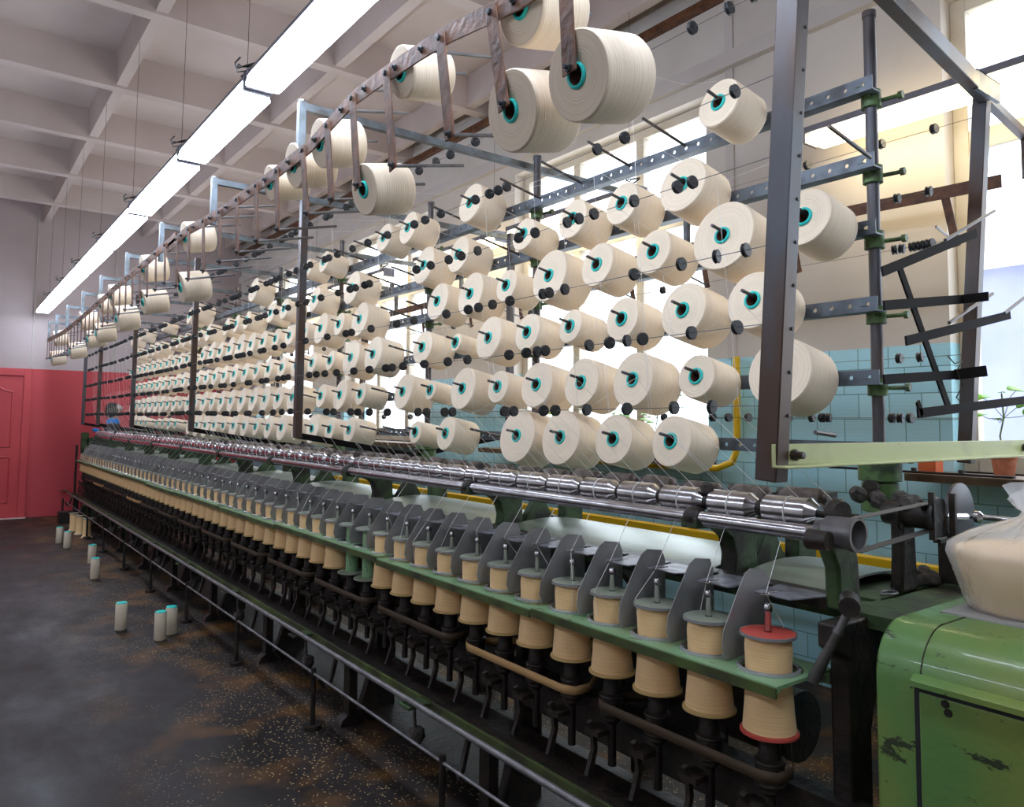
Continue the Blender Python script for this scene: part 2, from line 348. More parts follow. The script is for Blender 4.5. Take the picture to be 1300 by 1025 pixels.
# windows
for i, (a, b) in enumerate(WIN):
    fr = MB(); x0, x1 = XW + .10, XW + .17
    fr.box(x0, x1, a, a + .07, Z0, Z1).box(x0, x1, b - .07, b, Z0, Z1).box(x0, x1, a + .07, b - .07, Z0, Z0 + .08).box(x0, x1, a + .07, b - .07, Z1 - .07, Z1)
    fr.box(x0 + .002, x1 + .01, a + .07, b - .07, 2.74, 2.84)
    n = max(2, round((b - a) / .62))
    for k in range(1, n):
        yy = a + (b - a) * k / n; fr.box(x0 + .004, x1 + .008, yy - .035, yy + .035, Z0 + .08, Z1 - .07)
    f = struct(fr.build('window_%d' % (i + 1), 'frame', bevel=.004))
    struct(MB().box(x0 + .03, x0 + .036, a + .05, b - .05, Z0 + .05, Z1 - .05).build('pane', 'glass', f, smooth=0))
    s_ = struct(MB().box(XW - .28, XW + .13, a - .06, b + .1, Z0 - .035, Z0).build('window_%d_sill' % (i + 1), 'wood', smooth=0)); s_.name = 'trim_%d' % (21 + i)
# door in the far wall
d = MB(); X0, X1 = .10, .90
d.box(X0, X1, YE - .035, YE - .004, .01, 1.96)
door = struct(d.build('door_1', 'red', bevel=.003))
fr = MB().box(X1, X1 + .09, YE - .06, YE - .003, 0, 2.05).box(X0 - .09, X0, YE - .06, YE - .003, 0, 2.05).box(X0, X1, YE - .06, YE - .003, 1.965, 2.05)
struct(fr.build('door_frame', 'red', door, bevel=.004))
def arch(x0, x1, z0, z1, h):
    pts = [(x0, z0), (x1, z0)]
    for k in range(0, 13):
        t = k / 12; pts.append((x1 + (x0 - x1) * t, z1 + h * (.5 - .5 * math.cos(2 * PI * t))))
    return pts
pm = MB(); yy = YE - .037
for pts in (arch(X0 + .12, X1 - .12, .98, 1.74, .09), arch(X0 + .12, X1 - .12, .22, .84, 0)):
    pm.tube([(p[0], yy, p[1]) for p in pts], .013, 6, True)
struct(pm.build('door_panel_moulding', 'red', door))
struct(MB().box(X0 - .1, X1 + .1, YE - .1, YE, 0, .008).build('trim_30', 'white', smooth=0))

# ---------------------------------------------------------------- lamps
def lamp(x, y0, y1, zb, diff, name, label, group):
    c = empty(name, (x, (y0 + y1) / 2, zb), label, 'lamp', group)
    MB(c.location).prism([(x - .078, zb), (x + .078, zb), (x + .06, zb + .06), (x - .06, zb + .06)], 'y', y0 + .03, y1 - .03).build('diffuser', diff, c, bevel=.01)
    MB(c.location).prism([(x - .06, zb + .06), (x + .06, zb + .06), (x + .045, zb + .10), (x - .045, zb + .10)], 'y', y0, y1).build('housing', 'housing', c)
    e = MB(c.location)
    for yy in (y0, y1): e.box(x - .06, x + .06, yy - .008, yy + .008, zb + .01, zb + .095)
    e.build('end_cap', 'housing', c)
    for yy in (y0 + .08,):
        MB(c.location).tube([(x - .02, yy, zb + .10), (x - .02, yy, 4.18)], .0013, 5).build('hanging_wire', 'disc', c)
    cc = MB(c.location); yy = y0 + .03
    cc.tube([(x - .05 + .04 * math.sin(k * .9), yy + .04 * math.cos(k * 1.7), zb + .10 + .05 * abs(math.sin(k * .6))) for k in range(14)], .004, 5).build('loose_cable', 'disc', c)
    return c
LY = [(-1.0, .35), (.55, 1.9), (2.0, 3.28), (3.32, 4.45), (4.5, 5.85), (5.9, 7.25), (7.3, 8.6), (8.65, 9.85), (9.9, 11.15), (11.2, 12.3)]  # lamps nearer than the view are unseen, put in for their light
for i, (a, b) in enumerate(LY):
    lamp(1.055, a, b, 2.84, 'lampw', 'ceiling_lamp', 'white tube lamp over the aisle, %s of the row from the far wall' % nth(len(LY) - i), 'tube lamps over the aisle')
for i, (a, b) in enumerate([(-.9, .4), (1.2, 2.5), (3.3, 4.6), (5.4, 6.7), (7.5, 8.8), (9.6, 10.9)]):  # unseen fill row, added to brighten the ceiling and room
    lamp(-1.75, a, b, 2.84, 'lampw', 'ceiling_lamp', 'unseen fill lamp added left of the aisle, %s from the camera end' % nth(i + 1), 'added fill lamps left of the aisle')
for i, (a, b) in enumerate([(.75, 2.18), (3.4, 4.8), (4.95, 6.3), (6.9, 8.3), (8.7, 10.1)]):
    lamp(3.60, a, b, 2.86, 'lampy', 'ceiling_lamp', 'warm glowing tube lamp by the window wall, %s lamp from the camera end' % nth(i + 1), 'tube lamps along the window wall')

# ---------------------------------------------------------------- the twisting machine
NS = 62
SY = [1.09 + .1735 * k for k in range(NS)]
STY = [1.40 + 1.13 * k for k in range(10)]
YN, YF = .98, 11.85
mach = empty('twisting_machine', (2.0, 6.4, 0), 'long green and black yarn twisting machine standing along the aisle', 'machine')
O = Vector(mach.location)
def part(mb, name, m_, **k): return mb.build(name, m_, mach, **k)
def PB(): return MB(O)
# ring rail in segments, with a round hole per spindle
k = 0; seg = 0
while k < NS:
    n = min([5, 6, 7, 6, 7, 6, 6, 7, 6, 6][seg % 10], NS - k); rb = PB(); dz = [0, -.006, .004, -.003][seg % 4]
    for q in range(k, k + n):
        rb.holed((1.60, SY[q], .822 + dz), (1, 0, 0), (0, 1, 0), (0, 0, 1), .20, .1735 - (0 if q < k + n - 1 else .004), .008, .071)
    y0 = SY[k] - .086; y1 = SY[k + n - 1] + .082
    rb.box(1.49, 1.501, y0, y1, .812 + dz, .826 + dz).box(1.699, 1.71, y0, y1, .79 + dz, .826 + dz)
    part(rb, 'ring_rail', 'green', smooth=30)
    part(PB().box(1.484, 1.4899, y0, y1, .800 + dz, .8225 + dz), 'rail_edge', 'ledge')
    k += n; seg += 1
for q in range(NS):
    part(PB().lathe([(0, .064), (.006, .064), (.009, .068), (.006, .0735), (0, .0735)], (1.585, SY[q], .826), (0, 0, 1), 28, True), 'steel_ring', 'rim')
finp = [(1.535, .832), (1.525, .86), (1.53, .90), (1.60, 1.005), (1.615, 1.025), (1.64, 1.038), (1.70, 1.03), (1.715, 1.0), (1.715, .832)]
for q in range(NS - 1):
    yy = SY[q] + .087
    part(PB().prism(finp, 'y', yy - .0012, yy + .0012), 'separator_plate', 'fin', smooth=0)
# thread board: hinged flap with a pigtail guide over every spindle
part(PB().box(1.735, 1.80, YN, YF, .955, .985), 'thread_board', 'oil')
for q in range(NS):
    y_ = SY[q]; j = random.uniform(-.006, .006)
    fl = part(PB().add([(1.60, y_ - .05, .992 + j), (1.60, y_ + .05, .992 + j), (1.75, y_ + .078, .985), (1.75, y_ - .078, .985),
                        (1.60, y_ - .05, .995 + j), (1.60, y_ + .05, .995 + j), (1.75, y_ + .078, .988), (1.75, y_ - .078, .988)],
                       [(0, 1, 2, 3), (7, 6, 5, 4), (0, 4, 5, 1), (1, 5, 6, 2), (2, 6, 7, 3), (3, 7, 4, 0)]), 'guide_flap', 'flap', smooth=0)
    pts = [(1.64, y_ + .01, .9975 + j), (1.60, y_ + .008, .999 + j)] + [(1.578 + .012 * math.cos(a), y_ + .010 * math.sin(a), 1.0 + j) for a in [.9 + .55 * i for i in range(11)]]
    MB(O).tube(pts, .0016, 5).build('pigtail_guide', 'steel', fl)
# table cover sheets between stands (domed)
def dome(t): return .966 + .032 * math.sin(PI * min(1, t * 1.02)) ** .8
for i in range(-1, 10):
    y0 = (STY[i] if i >= 0 else 1.08) + (.05 if i >= 0 else 0); y1 = (STY[i + 1] if i + 1 < 10 else YF) - .05
    if y1 - y0 < .1: continue
    pr = [(1.81 + .50 * t / 10, dome(t / 10)) for t in range(11)]
    part(PB().prism(pr + [(x, z - .006) for x, z in pr[::-1]], 'y', y0, y1), 'cover_sheet', 'cover')
part(PB().box(1.79, 2.36, .99, YF, .925, .955), 'machine_bed', 'greend')
for i, y_ in enumerate(STY):
    h = .045
    st = part(PB().prism([(1.672, 1.11), (1.672, 1.14), (1.72, 1.135), (1.80, 1.135), (1.94, 1.15), (1.95, .955), (1.84, .955), (1.85, 1.02), (1.835, 1.07), (1.79, 1.10), (1.72, 1.108)], 'y', y_ - .028, y_ + .028), 'roller_stand', 'greend', bevel=.004)
    part(PB().prism([(1.97, .955), (2.17, .955), (2.10, 1.06), (2.095, 1.15), (2.045, 1.15), (2.04, 1.06)], 'y', y_ + .01, y_ + .05), 'centre_stand', 'greend', bevel=.005)
    part(PB().box(1.94, 2.44, y_ + .0, y_ + .05, 1.15, 1.172), 'cross_arm', 'oil')
    part(PB().prism([(2.20, .955), (2.31, .955), (2.30, 1.15), (2.21, 1.15)], 'y', y_ + .0, y_ + .05), 'rear_stand', 'greend', bevel=.005)
    part(PB().lathe([(-.022, .0), (-.024, .024), (-.012, .031), (.012, .031), (.024, .024), (.022, 0)], (1.70, y_, 1.137), (0, 1, 0), 12), 'bearing', 'oil')
    part(PB().lathe([(0, 0), (.012, .016), (.03, .02), (.04, .012), (.042, 0)], (1.735, y_ - .02, 1.195), (.1, .3, 1), 8), 'bearing_cap', 'dirt')
ys = [.99] + STY + [11.7]
for a, b in zip(ys, ys[1:]):
    if b - a > .1: part(PB().cyl((1.70, a + .02, 1.137), (1.70, b - .02, 1.137), .0205, n=20), 'delivery_bar', 'steel')
part(PB().cyl((1.742, .99, 1.18), (1.742, 11.7, 1.18), .009), 'roller_shaft', 'oil')
part(PB().box(1.80, 1.825, .99, 11.7, 1.165, 1.18), 'top_arm_rail', 'oil')
# lower structure
part(PB().box(1.506, 1.66, .9, YF, .335, .352), 'lower_ledge', 'oil')
part(PB().box(1.494, 1.506, .9, YF, .325, .362), 'ledge_edge', 'ledge')
part(PB().box(1.63, 1.69, .9, YF, .44, .56), 'spindle_rail', 'oil')
part(PB().cyl((1.42, .9, .378), (1.42, YF, .378), .011), 'stop_pipe', 'steel2')
part(PB().cyl((1.415, .9, .245), (1.415, YF, .245), .006), 'thin_rod', 'steel2')
part(PB().cyl((2.05, 1.3, .52), (2.05, YF, .52), .10, n=20), 'drive_drum', 'oil')
part(PB().box(1.66, 2.2, 1.0, YF, .04, .05), 'shade_plate', 'oil')  # dark plate standing in for the shade on the floor under the machine
for k in range(9):
    part(PB().box(1.96, 1.97, 1.5 + 1.11 * k, 2.45 + 1.11 * k, .30, .80), 'shade_sheet', 'oil')  # dark sheets that stand in for the gloom behind the spindles
part(PB().box(2.40, 2.46, 1.0, YF, .78, .86), 'rear_beam', 'greend')
part(PB().box(2.2, 2.26, 1.0, YF, .18, .25), 'bottom_beam', 'oil')
for i in range(11):
    y_ = 1.1 + 1.11 * i
    fo = part(PB().prism([(1.52, .0), (1.64, .0), (1.62, .03), (1.60, .05), (1.60, .34), (1.56, .34), (1.56, .05), (1.53, .03)], 'y', y_ - .03, y_ + .03), 'foot', 'oil')
    if i: part(PB().prism([(1.62, .05), (1.70, .3), (1.72, .9), (1.80, .93), (2.3, .93), (2.4, .80), (2.4, 0), (2.3, 0), (2.3, .72), (2.2, .82), (1.9, .82), (1.80, .72), (1.80, 0), (1.66, 0)], 'y', y_ - .02, y_ + .02), 'frame_plate', 'oil')
    part(PB().box(1.40, 1.50, y_ + .25, y_ + .33, .353, .362), 'ledge_bracket', 'greend')
    part(PB().cyl((1.415, y_ + .04, .02), (1.415, y_ + .04, .27), .012, n=8).cyl((1.415, y_ + .04, 0), (1.415, y_ + .04, .02), .04, n=12), 'rod_stand', 'oil')
    part(PB().tube([(1.44, y_ + .04, .22), (1.47, y_ + .045, .17), (1.50, y_ + .05, .19), (1.53, y_ + .05, .30), (1.53, y_ + .05, .34)], .012, 8), 'pedal_arm', 'oil')
    part(PB().lathe([(0, 0), (.005, .02), (.03, .035), (.06, .03), (.07, .015), (.072, 0)], (1.55, y_ + .45, .13), (.2, .3, 1), 9).cyl((1.55, y_ + .46, .19), (1.54, y_ + .46, .34), .007, n=6), 'counterweight', 'dirt')
# near end: legs, brackets, head pulley, belt, crank
part(PB().prism([(1.67, .0), (1.75, .0), (1.75, .70), (1.78, .79), (1.86, .84), (2.2, .84), (2.2, .955), (1.61, .955), (1.61, .90), (1.66, .87)], 'y', .93, .98), 'end_frame', 'oil', bevel=.006)
part(PB().box(1.74, 2.55, .805, .989, .93, .962).box(1.90, 2.4, .98, 1.12, .955, .962), 'head_plate', 'greend')
part(PB().box(2.38, 2.46, .93, .98, 0, .93), 'end_leg', 'oil')
part(PB().prism([(1.705, .962), (1.80, .962), (1.79, 1.08), (1.76, 1.15), (1.67, 1.16), (1.665, 1.12), (1.70, 1.06)], 'y', .975, 1.015), 'head_stand', 'greend', bevel=.008)
part(PB().prism([(2.02, .962), (2.11, .962), (2.10, 1.13), (2.03, 1.16), (2.03, 1.05)], 'y', .985, 1.02), 'head_stand', 'oil', bevel=.008)
part(PB().prism([(2.26, .962), (2.30, .962), (2.30, 1.10), (2.26, 1.10)], 'y', .88, 1.0).box(2.12, 2.30, .93, .95, 1.09, 1.10), 'head_bracket', 'oil')
part(PB().lathe([(0, .033), (0, .041), (.012, .041), (.02, .037), (.075, .037), (.08, .030), (.10, .028), (.10, 0), (.10, 0), (.04, 0), (.04, .033)], (1.70, .925, 1.147), (0, 1, 0), 28, False), 'head_pulley', 'steel2')
part(PB().lathe([(0, 0), (0, .022), (.05, .024), (.05, 0)], (1.625, .955, 1.135), (0, 1, 0), 16), 'shaft_end', 'oil')
part(PB().lathe([(0, 0), (.0, .032), (.012, .036), (.024, .034), (.03, .0)], (1.735, .985, 1.185), (.2, .9, .1), 12), 'roller_weight', 'oil')
part(PB().lathe([(0, 0), (0, .05), (.006, .052), (.012, .048), (.014, .034), (.08, .034), (.082, .05), (.09, .05), (.094, .034), (.14, .03), (.14, 0)], (2.06, .905, 1.165), (0, 1, 0), 24), 'driven_pulley', 'oil')
part(PB().box(2.02, 2.03, .90, .915, 1.11, 1.23).box(2.10, 2.112, .885, .90, 1.10, 1.225), 'belt_fork', 'oil')
bl = PB(); 
for z0, z1 in ((1.186, 1.200), (1.108, 1.130)): bl.bar((1.70, .93, z0), (2.06, .93, z1), .026, .002, (0, 0, 1))
part(bl, 'drive_belt', 'belt')
part(PB().lathe([(-.005, 0), (-.005, .083), (-.003, .087), (.005, .087), (.007, .083), (.007, 0)], (2.235, .93, 1.157), (0, 1, 0), 40), 'hand_disc', 'post')
part(PB().cyl((2.235, .78, 1.157), (2.235, .93, 1.157), .007, n=12).lathe([(0, .007), (.01, .016), (.02, .016), (.025, .007)], (2.235, .87, 1.157), (0, 1, 0), 12).cyl((2.2, .90, 1.157), (2.06, .92, 1.165), .01), 'disc_shaft', 'steel')
part(PB().cyl((1.59, .89, 1.005), (1.66, .93, 1.005), .022, n=14), 'lever_boss', 'oil')
part(PB().lathe([(0, .009), (.05, .0085), (.06, .0115), (.065, .0115), (.07, .009), (.19, .0145), (.20, .012), (.205, 0)], (1.60, .895, 1.0), (0, .095, -.185), 12), 'stop_lever', 'steel2')
for _ in range(7):
    a = (random.uniform(1.78, 2.2), random.uniform(.98, 1.10), random.uniform(1.16, 1.2))
    part(PB().lathe([(0, 0), (.006, .018), (.025, .024), (.045, .014), (.05, 0)], a, (random.uniform(-1, 1), random.uniform(-.3, 1), .4), 8), 'oily_joint', 'dirt')
part(PB().tube([(1.70 + .03 * k, .90 - .0 * k, .30 + .045 * k) for k in range(6)], .008, 6), 'linkage', 'oil')
part(PB().tube([(2.0, .86, .10 + .03 * k) for k in range(18)], .011, 5), 'drive_chain', 'oil')
part(PB().lathe([(0, 0), (0, .10), (.04, .10), (.04, .05), (.10, .05), (.10, 0)], (2.15, .86, .45), (0, 1, 0), 28), 'gear_wheel', 'oil')
part(PB().cyl((1.95, 1.0, .70), (1.95, 1.0, .80), .05, n=16), 'gear_hub', 'rust')
part(PB().box(1.62, 2.4, YF - .02, YF + .04, 0, 1.12).box(1.55, 1.64, YF - .02, YF + .05, .9, 1.19), 'far_end_frame', 'greend')
part(PB().box(1.49, 1.515, YF - .02, YF + .03, .0, 1.02), 'far_end_edge', 'oil')

# ---------------------------------------------------------------- spindles, bobbins, drive tapes
def spindle_mesh():
    sp = MB().lathe([(0, 0), (0, .012), (.12, .012), (.12, .016), (.13, .026), (.19, .026), (.195, .036), (.20, .036), (.205, .027), (.238, .024), (.25, .024), (.25, .0)], (0, 0, .42), (0, 0, 1), 16)
    shaft = MB().lathe([(0, .009), (.285, .008), (.288, .0105), (.30, .0105), (.306, .007), (.308, 0)], (0, 0, .67), (0, 0, 1), 10)
    wh = MB().lathe([(0, 0), (0, .030), (.006, .036), (.010, .036), (.012, .033), (.052, .033), (.056, .037), (.060, .036), (.062, 0)], (0, 0, .56), (0, 0, 1), 18)
    lev = MB().prism([(-.075, -.02), (-.055, -.03), (-.035, .05), (-.04, .10), (-.055, .13), (-.07, .125), (-.055, .10), (-.05, .05)], 'y', .022, .036).box(-.06, .0, -.004, .05, .09, .105)
    return sp, shaft, wh, lev
a_, b_, c_, d_ = spindle_mesh()
sp0 = a_.build('spindle', 'oil'); s1 = b_.build('spindle_shaft', 'steel', sp0); s2 = c_.build('whorl', 'oil', sp0)
d_.v = [v + Vector((0, 0, .42)) for v in d_.v]; s3 = d_.build('brake_lever', 'oil', sp0)
def bobbin_meshes(empty_=False):
    pr = [(0, .010), (0, .061), (.012, .060), (.05, .0565), (.10, .0535), (.14, .053), (.19, .0545), (.212, .052), (.216, .048), (.216, .010)]
    if empty_: pr = [(0, .010), (0, .030), (.216, .030), (.216, .010)]
    y = MB().lathe(pr, (0, 0, .688), (0, 0, 1), 28, True)
    tf = MB().lathe([(0, .0095), (0, .060), (.001, .063), (.005, .0635), (.0065, .060), (.0065, .0095)], (0, 0, .9045), (0, 0, 1), 30, True)
    rim = MB().lathe([(0, .0628), (0, .0655), (.007, .0655), (.007, .0628)], (0, 0, .9035), (0, 0, 1), 30, True)
    bf = MB().lathe([(0, .0095), (0, .064), (.001, .067), (.006, .067), (.010, .060), (.010, .0095)], (0, 0, .681), (0, 0, 1), 30, True)
    return y, tf, rim, bf
yb, tf, rm, bf = bobbin_meshes()
bob0 = yb.build('yarn_bobbin', 'yarn_tan'); t0 = tf.build('top_flange', 'flange', bob0); r0 = rm.build('flange_rim', 'rim', t0); b0 = bf.build('bottom_flange', 'tan', bob0)
ye, _, _, _ = bobbin_meshes(True)
em = ye.build('spare', 'green'); empty_me = em.data; bpy.data.objects.remove(em)
def recol(o, m_):
    o.data = o.data.copy(); o.data.materials[0] = M[m_]; return o
RY = [1.125 + .1735 * k for k in range(NS)]
for q in range(NS):
    o = sp0 if q == 0 else copy(sp0)
    if q:
        for ch in (s1, s2, s3): copy(ch, o)
    o.location = (1.585, SY[q], 0)
    tag(o, 'oily black spindle under the ring rail, %s from the near end' % nth(q + 1), 'spindle', 'spindles of the twisting machine')
for q in range(NS):
    o = bob0 if q == 0 else copy(bob0)
    if q: tt = copy(t0, o); copy(r0, tt); bb = copy(b0, o)
    else: tt, bb = t0, b0
    if q in (12, 13):
        o.data = empty_me; bb.data = bb.data.copy(); bb.data.materials[0] = M['flange']
        lab = 'bare green bobbin without yarn, %s of the two empty ones in the rail' % ('nearer' if q == 12 else 'farther')
    elif q == 0:
        lab = 'yarn bobbin with red flanges at the near end of the green rail'
    else: lab = 'cream yarn bobbin in the green ring rail, %s from the near end' % nth(q + 1)
    o.location = (1.585, SY[q], 0)
    tag(o, lab, 'bobbin', 'yarn bobbins in the ring rail')
    if q not in (12, 13):
        dz = 0
        th = MB((1.585, SY[q], 0)).tube([(1.735, RY[q], 1.15), (1.70, RY[q], 1.122), (1.578, SY[q], 1.0), (1.585 + .062 * math.cos(q), SY[q] + .062 * math.sin(q), .915), (1.585 + .054 * math.cos(q), SY[q] + .054 * math.sin(q), .84)], .0008, 4)
        th.build('yarn_end', 'thread', o)
for o in (bob0,):
    for ch in o.children:
        if ch.name.startswith('top_flange') or ch.name.startswith('bottom_flange'): recol(ch, 'redp')
# drive tapes, one round every group of four spindles
for q in range(0, NS - 3, 4):
    y0, y1 = SY[q], SY[q + 3]; z = .592; cream = q in (4, 40, 52)
    tb = MB(((1.6), (y0 + y1) / 2, z)); 
    path = [(1.585 - .037, y0 - .0, z), (1.585 - .037, y0 + .17, z), (1.585 - .037, y1, z), (1.585 - .02, y1 + .034, z), (1.62, y1 + .037, z), (1.94, y1 - .18, z), (1.94, y0 + .18, z), (1.62, y0 - .037, z), (1.585 - .02, y0 - .034, z)]
    n = len(path); vs = []; fs = []
    for (x, yy, zz) in path: vs += [(x, yy, zz - .013), (x, yy, zz + .013)]
    for i in range(n): j = (i + 1) % n; fs.append((2 * i, 2 * j, 2 * j + 1, 2 * i + 1))
    tb.add(vs, fs); o = tb.build('drive_tape', 'tape2' if cream else 'tape', smooth=60)
    so = o.modifiers.new('thick', 'SOLIDIFY'); so.thickness = .0016; so.offset = 1
    tag(o, '%s drive tape round the spindle whorls, %s from the near end' % ('bright cream' if cream else 'dark brown', nth(q // 4 + 1)), 'belt', 'spindle drive tapes')

# ---------------------------------------------------------------- feed rollers
r_ = MB().lathe([(-.078, 0), (-.078, .020), (-.064, .029), (-.054, .0375), (.066, .0375), (.071, .033), (.073, .020), (.078, .020), (.078, 0)], (0, 0, 0), (0, 1, 0), 24)
rol = r_.build('feed_roller', 'steel')
wr = MB().lathe([(-.0014, .0376), (-.0014, .0388), (.0014, .0388), (.0014, .0376)], (0, 0, 0), (0, 1, 0), 24, True).build('yarn_wrap', 'thread', rol)
nk = MB().lathe([(.078, .010), (.078, .023), (.09, .024), (.094, .016), (.097, .010)], (0, 0, 0), (0, 1, 0), 14, True).build('neck_ring', 'oil', rol)
for q in range(NS):
    o = rol if q == 0 else copy(rol)
    if q: copy(wr, o); copy(nk, o)
    o.location = (1.742, RY[q], 1.179)
    tag(o, 'polished steel roller with a yarn wrap, %s from the near end' % nth(q + 1), 'roller', 'polished feed rollers')
r_ = MB().lathe([(-.072, 0), (-.072, .010), (-.062, .012), (-.055, .024), (.048, .026), (.06, .018), (.066, .010), (.075, .008), (.075, 0)], (0, 0, 0), (0, 1, 0), 16)
rr = r_.build('pressing_roller', mat('fuzzy_roller', (.09, .065, .05), .6, .5, (.20, .17, .15), 25, bump=.4))
cl = MB().tube([(0, .078, 0), (.02, .083, .012), (.03, .085, -.002), (.01, .09, -.018), (-.03, .09, -.02), (-.06, .088, -.015)], .011, 6).build('roller_arm', 'dirt', rr)
for q in range(NS):
    o = rr if q == 0 else copy(rr)
    if q: copy(cl, o)
    o.location = (1.885, RY[q] + .05 + random.uniform(-.006, .006), 1.20 + random.uniform(-.003, .004))
    o.rotation_euler = (random.uniform(-.03, .03), random.uniform(0, 6), 0)
    o.rotation_euler.y = 0
    tag(o, 'dull fluff-covered roller behind the polished ones, %s from the near end' % nth(q + 1), 'roller', 'dull rear rollers')

# ---------------------------------------------------------------- creel
XM, XR, XP, XQ = 2.37, 2.30, 1.62, 3.12
creel = empty('creel_frame', (2.37, 6.4, 1.2), 'tall steel creel frame with pegs standing above the machine', 'frame')
OC = Vector(creel.location)
def CB(): return MB(OC)
def cp(mb, name, m_, **k): return mb.build(name, m_, creel, **k)
MY = [1.217, 2.95, 4.0, 5.3, 6.6, 7.9, 9.2, 10.5, 11.8]
RZ = [1.325, 1.548, 1.777, 2.02, 2.235, 2.485]
for i, y_ in enumerate(MY):
    cp(CB().cyl((XM, y_, 1.16), (XM, y_, 2.74), .019, n=16).cyl((XM, y_, 2.735), (XM, y_, 2.755), .022, n=12), 'mast', 'post')
    cp(CB().cyl((XM, y_, 1.13), (XM, y_, 1.22), .055, n=16).cyl((XM, y_, 1.225), (XM, y_, 1.295), .064, n=18).cyl((XM, y_, 1.295), (XM, y_, 1.33), .035, n=14), 'mast_socket', 'clamp', bevel=.004)
    cp(CB().cyl((XM - .10, y_ - .02, 1.21), (XM - .03, y_, 1.21), .022, n=10), 'socket_bolt', 'oil')
    for z in RZ:
        ca = CB().cyl((XM, y_, z - .055), (XM, y_, z - .0), .031, n=12).prism([(XM - .075, z - .005), (XM + .0, z - .005), (XM + .0, z - .05), (XM - .03, z - .03)], 'y', y_ - .012, y_ + .012)
        ca.cyl((XM + .02, y_ - .01, z - .03), (XM + .03, y_ - .085, z - .03), .007, n=8).cyl((XM + .029, y_ - .075, z - .03), (XM + .03, y_ - .088, z - .03), .013, n=8)
        cp(ca, 'rail_clamp', 'clamp')
for r, z in enumerate(RZ):
    y = 1.175; rb = CB()
    while y < 11.9:
        p = .06 if y < 5 else .42
        hr = .0075
        if y < 5: rb.holed((XR, y + p / 2, z), (0, 1, 0), (0, 0, 1), (1, 0, 0), p, .046, .005, hr, 8)
        else: rb.box(XR - .0025, XR + .0025, y, y + p, z - .023, z + .023)
        y += p
    rb.box(XR, XR + .045, 1.175, y, z - .023, z - .018)
    cp(rb, 'perforated_rail', 'rail', smooth=20)
BRY = [3.02, 4.3, 5.55, 6.75, 8.0, 9.15, 10.38, 11.45, 12.3]
for y_ in BRY:
    cp(CB().box(1.135, 1.165, y_ - .015, y_ + .015, 2.47, 2.735), 'ladder_upright', 'grey')
    cp(CB().box(1.165, 3.62, y_ - .015, y_ + .015, 2.70, 2.732), 'cross_beam', 'grey')
    cp(CB().lathe([(0, 0), (0, .018), (.008, .018), (.01, 0)], (1.15, y_ - .0, 2.735), (0, 0, 1), 8), 'weld', 'steel2')
    cp(CB().box(3.595, 3.625, y_ - .015, y_ + .015, 2.47, 2.70), 'ladder_upright', 'grey')
PY = [4.17, 6.46, 8.85, 11.02, 12.32]
for y_ in PY:
    for x in (XP, XQ):
        cp(CB().box(x - .020, x + .020, y_ - .020, y_ + .020, 1.295, 2.71), 'frame_post', 'post')
    cp(CB().bar((XP - .01, y_, 1.31), (XM, y_, 1.18), .028, .034).bar((XM, y_, 1.18), (XQ + .01, y_, 1.31), .028, .034), 'post_tie', 'arm')
# near end frame (leaning towards the aisle end), heavier section
t0_, t1_ = Vector((XP, 1.100, 1.262)), Vector((XP, 1.00, 2.74))
cp(CB().bar(t0_, t1_, .05, .06, (0, 1, 0)), 'near_post', 'post', bevel=.003)
q0, q1 = Vector((XQ, 1.27, 1.26)), Vector((XQ, 1.17, 2.69))
cp(CB().bar(q0, q1, .045, .05, (0, 1, 0)), 'near_post', 'post', bevel=.003)
cp(CB().bar((XP + .03, 1.02, 2.70), (XQ - .02, 1.155, 2.655), .045, .06), 'near_top_beam', 'post', bevel=.003)
cp(CB().box(XQ - .17, XQ + .03, 1.12, 1.135, 2.625, 2.70).box(XQ - .17, XQ + .03, 1.12, 1.18, 2.695, 2.70), 'corner_bracket', 'rail')
cp(CB().bar((XQ + .02, 1.17, 2.66), (3.60, 1.19, 2.62), .03, .035).bar((3.60, 1.19, 2.635), (3.60, 1.19, 2.44), .03, .035, (1, 0, 0)), 'rear_arm', 'post', bevel=.002)
hb = CB()
for k in range(12):
    z = 1.42 + k * .105; yy = 1.102 - (z - 1.19) * .0658 - .0305
    cp(CB().lathe([(0, 0), (0, .0045), (.003, .0045), (.003, 0)], (XP + .012, yy + .002, z), (0, -1, 0), 8), 'bolt_hole', 'oil')
cp(CB().prism([(1.075, 1.295), (1.075, 1.352), (1.069, 1.352), (1.069, 1.301), (1.03, 1.301), (1.03, 1.295)], 'x', 1.585, 3.16), 'pale_cross_bar', 'pale', bevel=.002)
for x in (1.665, 3.10): cp(CB().lathe([(0, 0), (0, .014), (.012, .014), (.014, .009), (.03, .009), (.032, 0)], (x, 1.069, 1.325), (0, -1, 0), 8), 'bolt', 'oil')

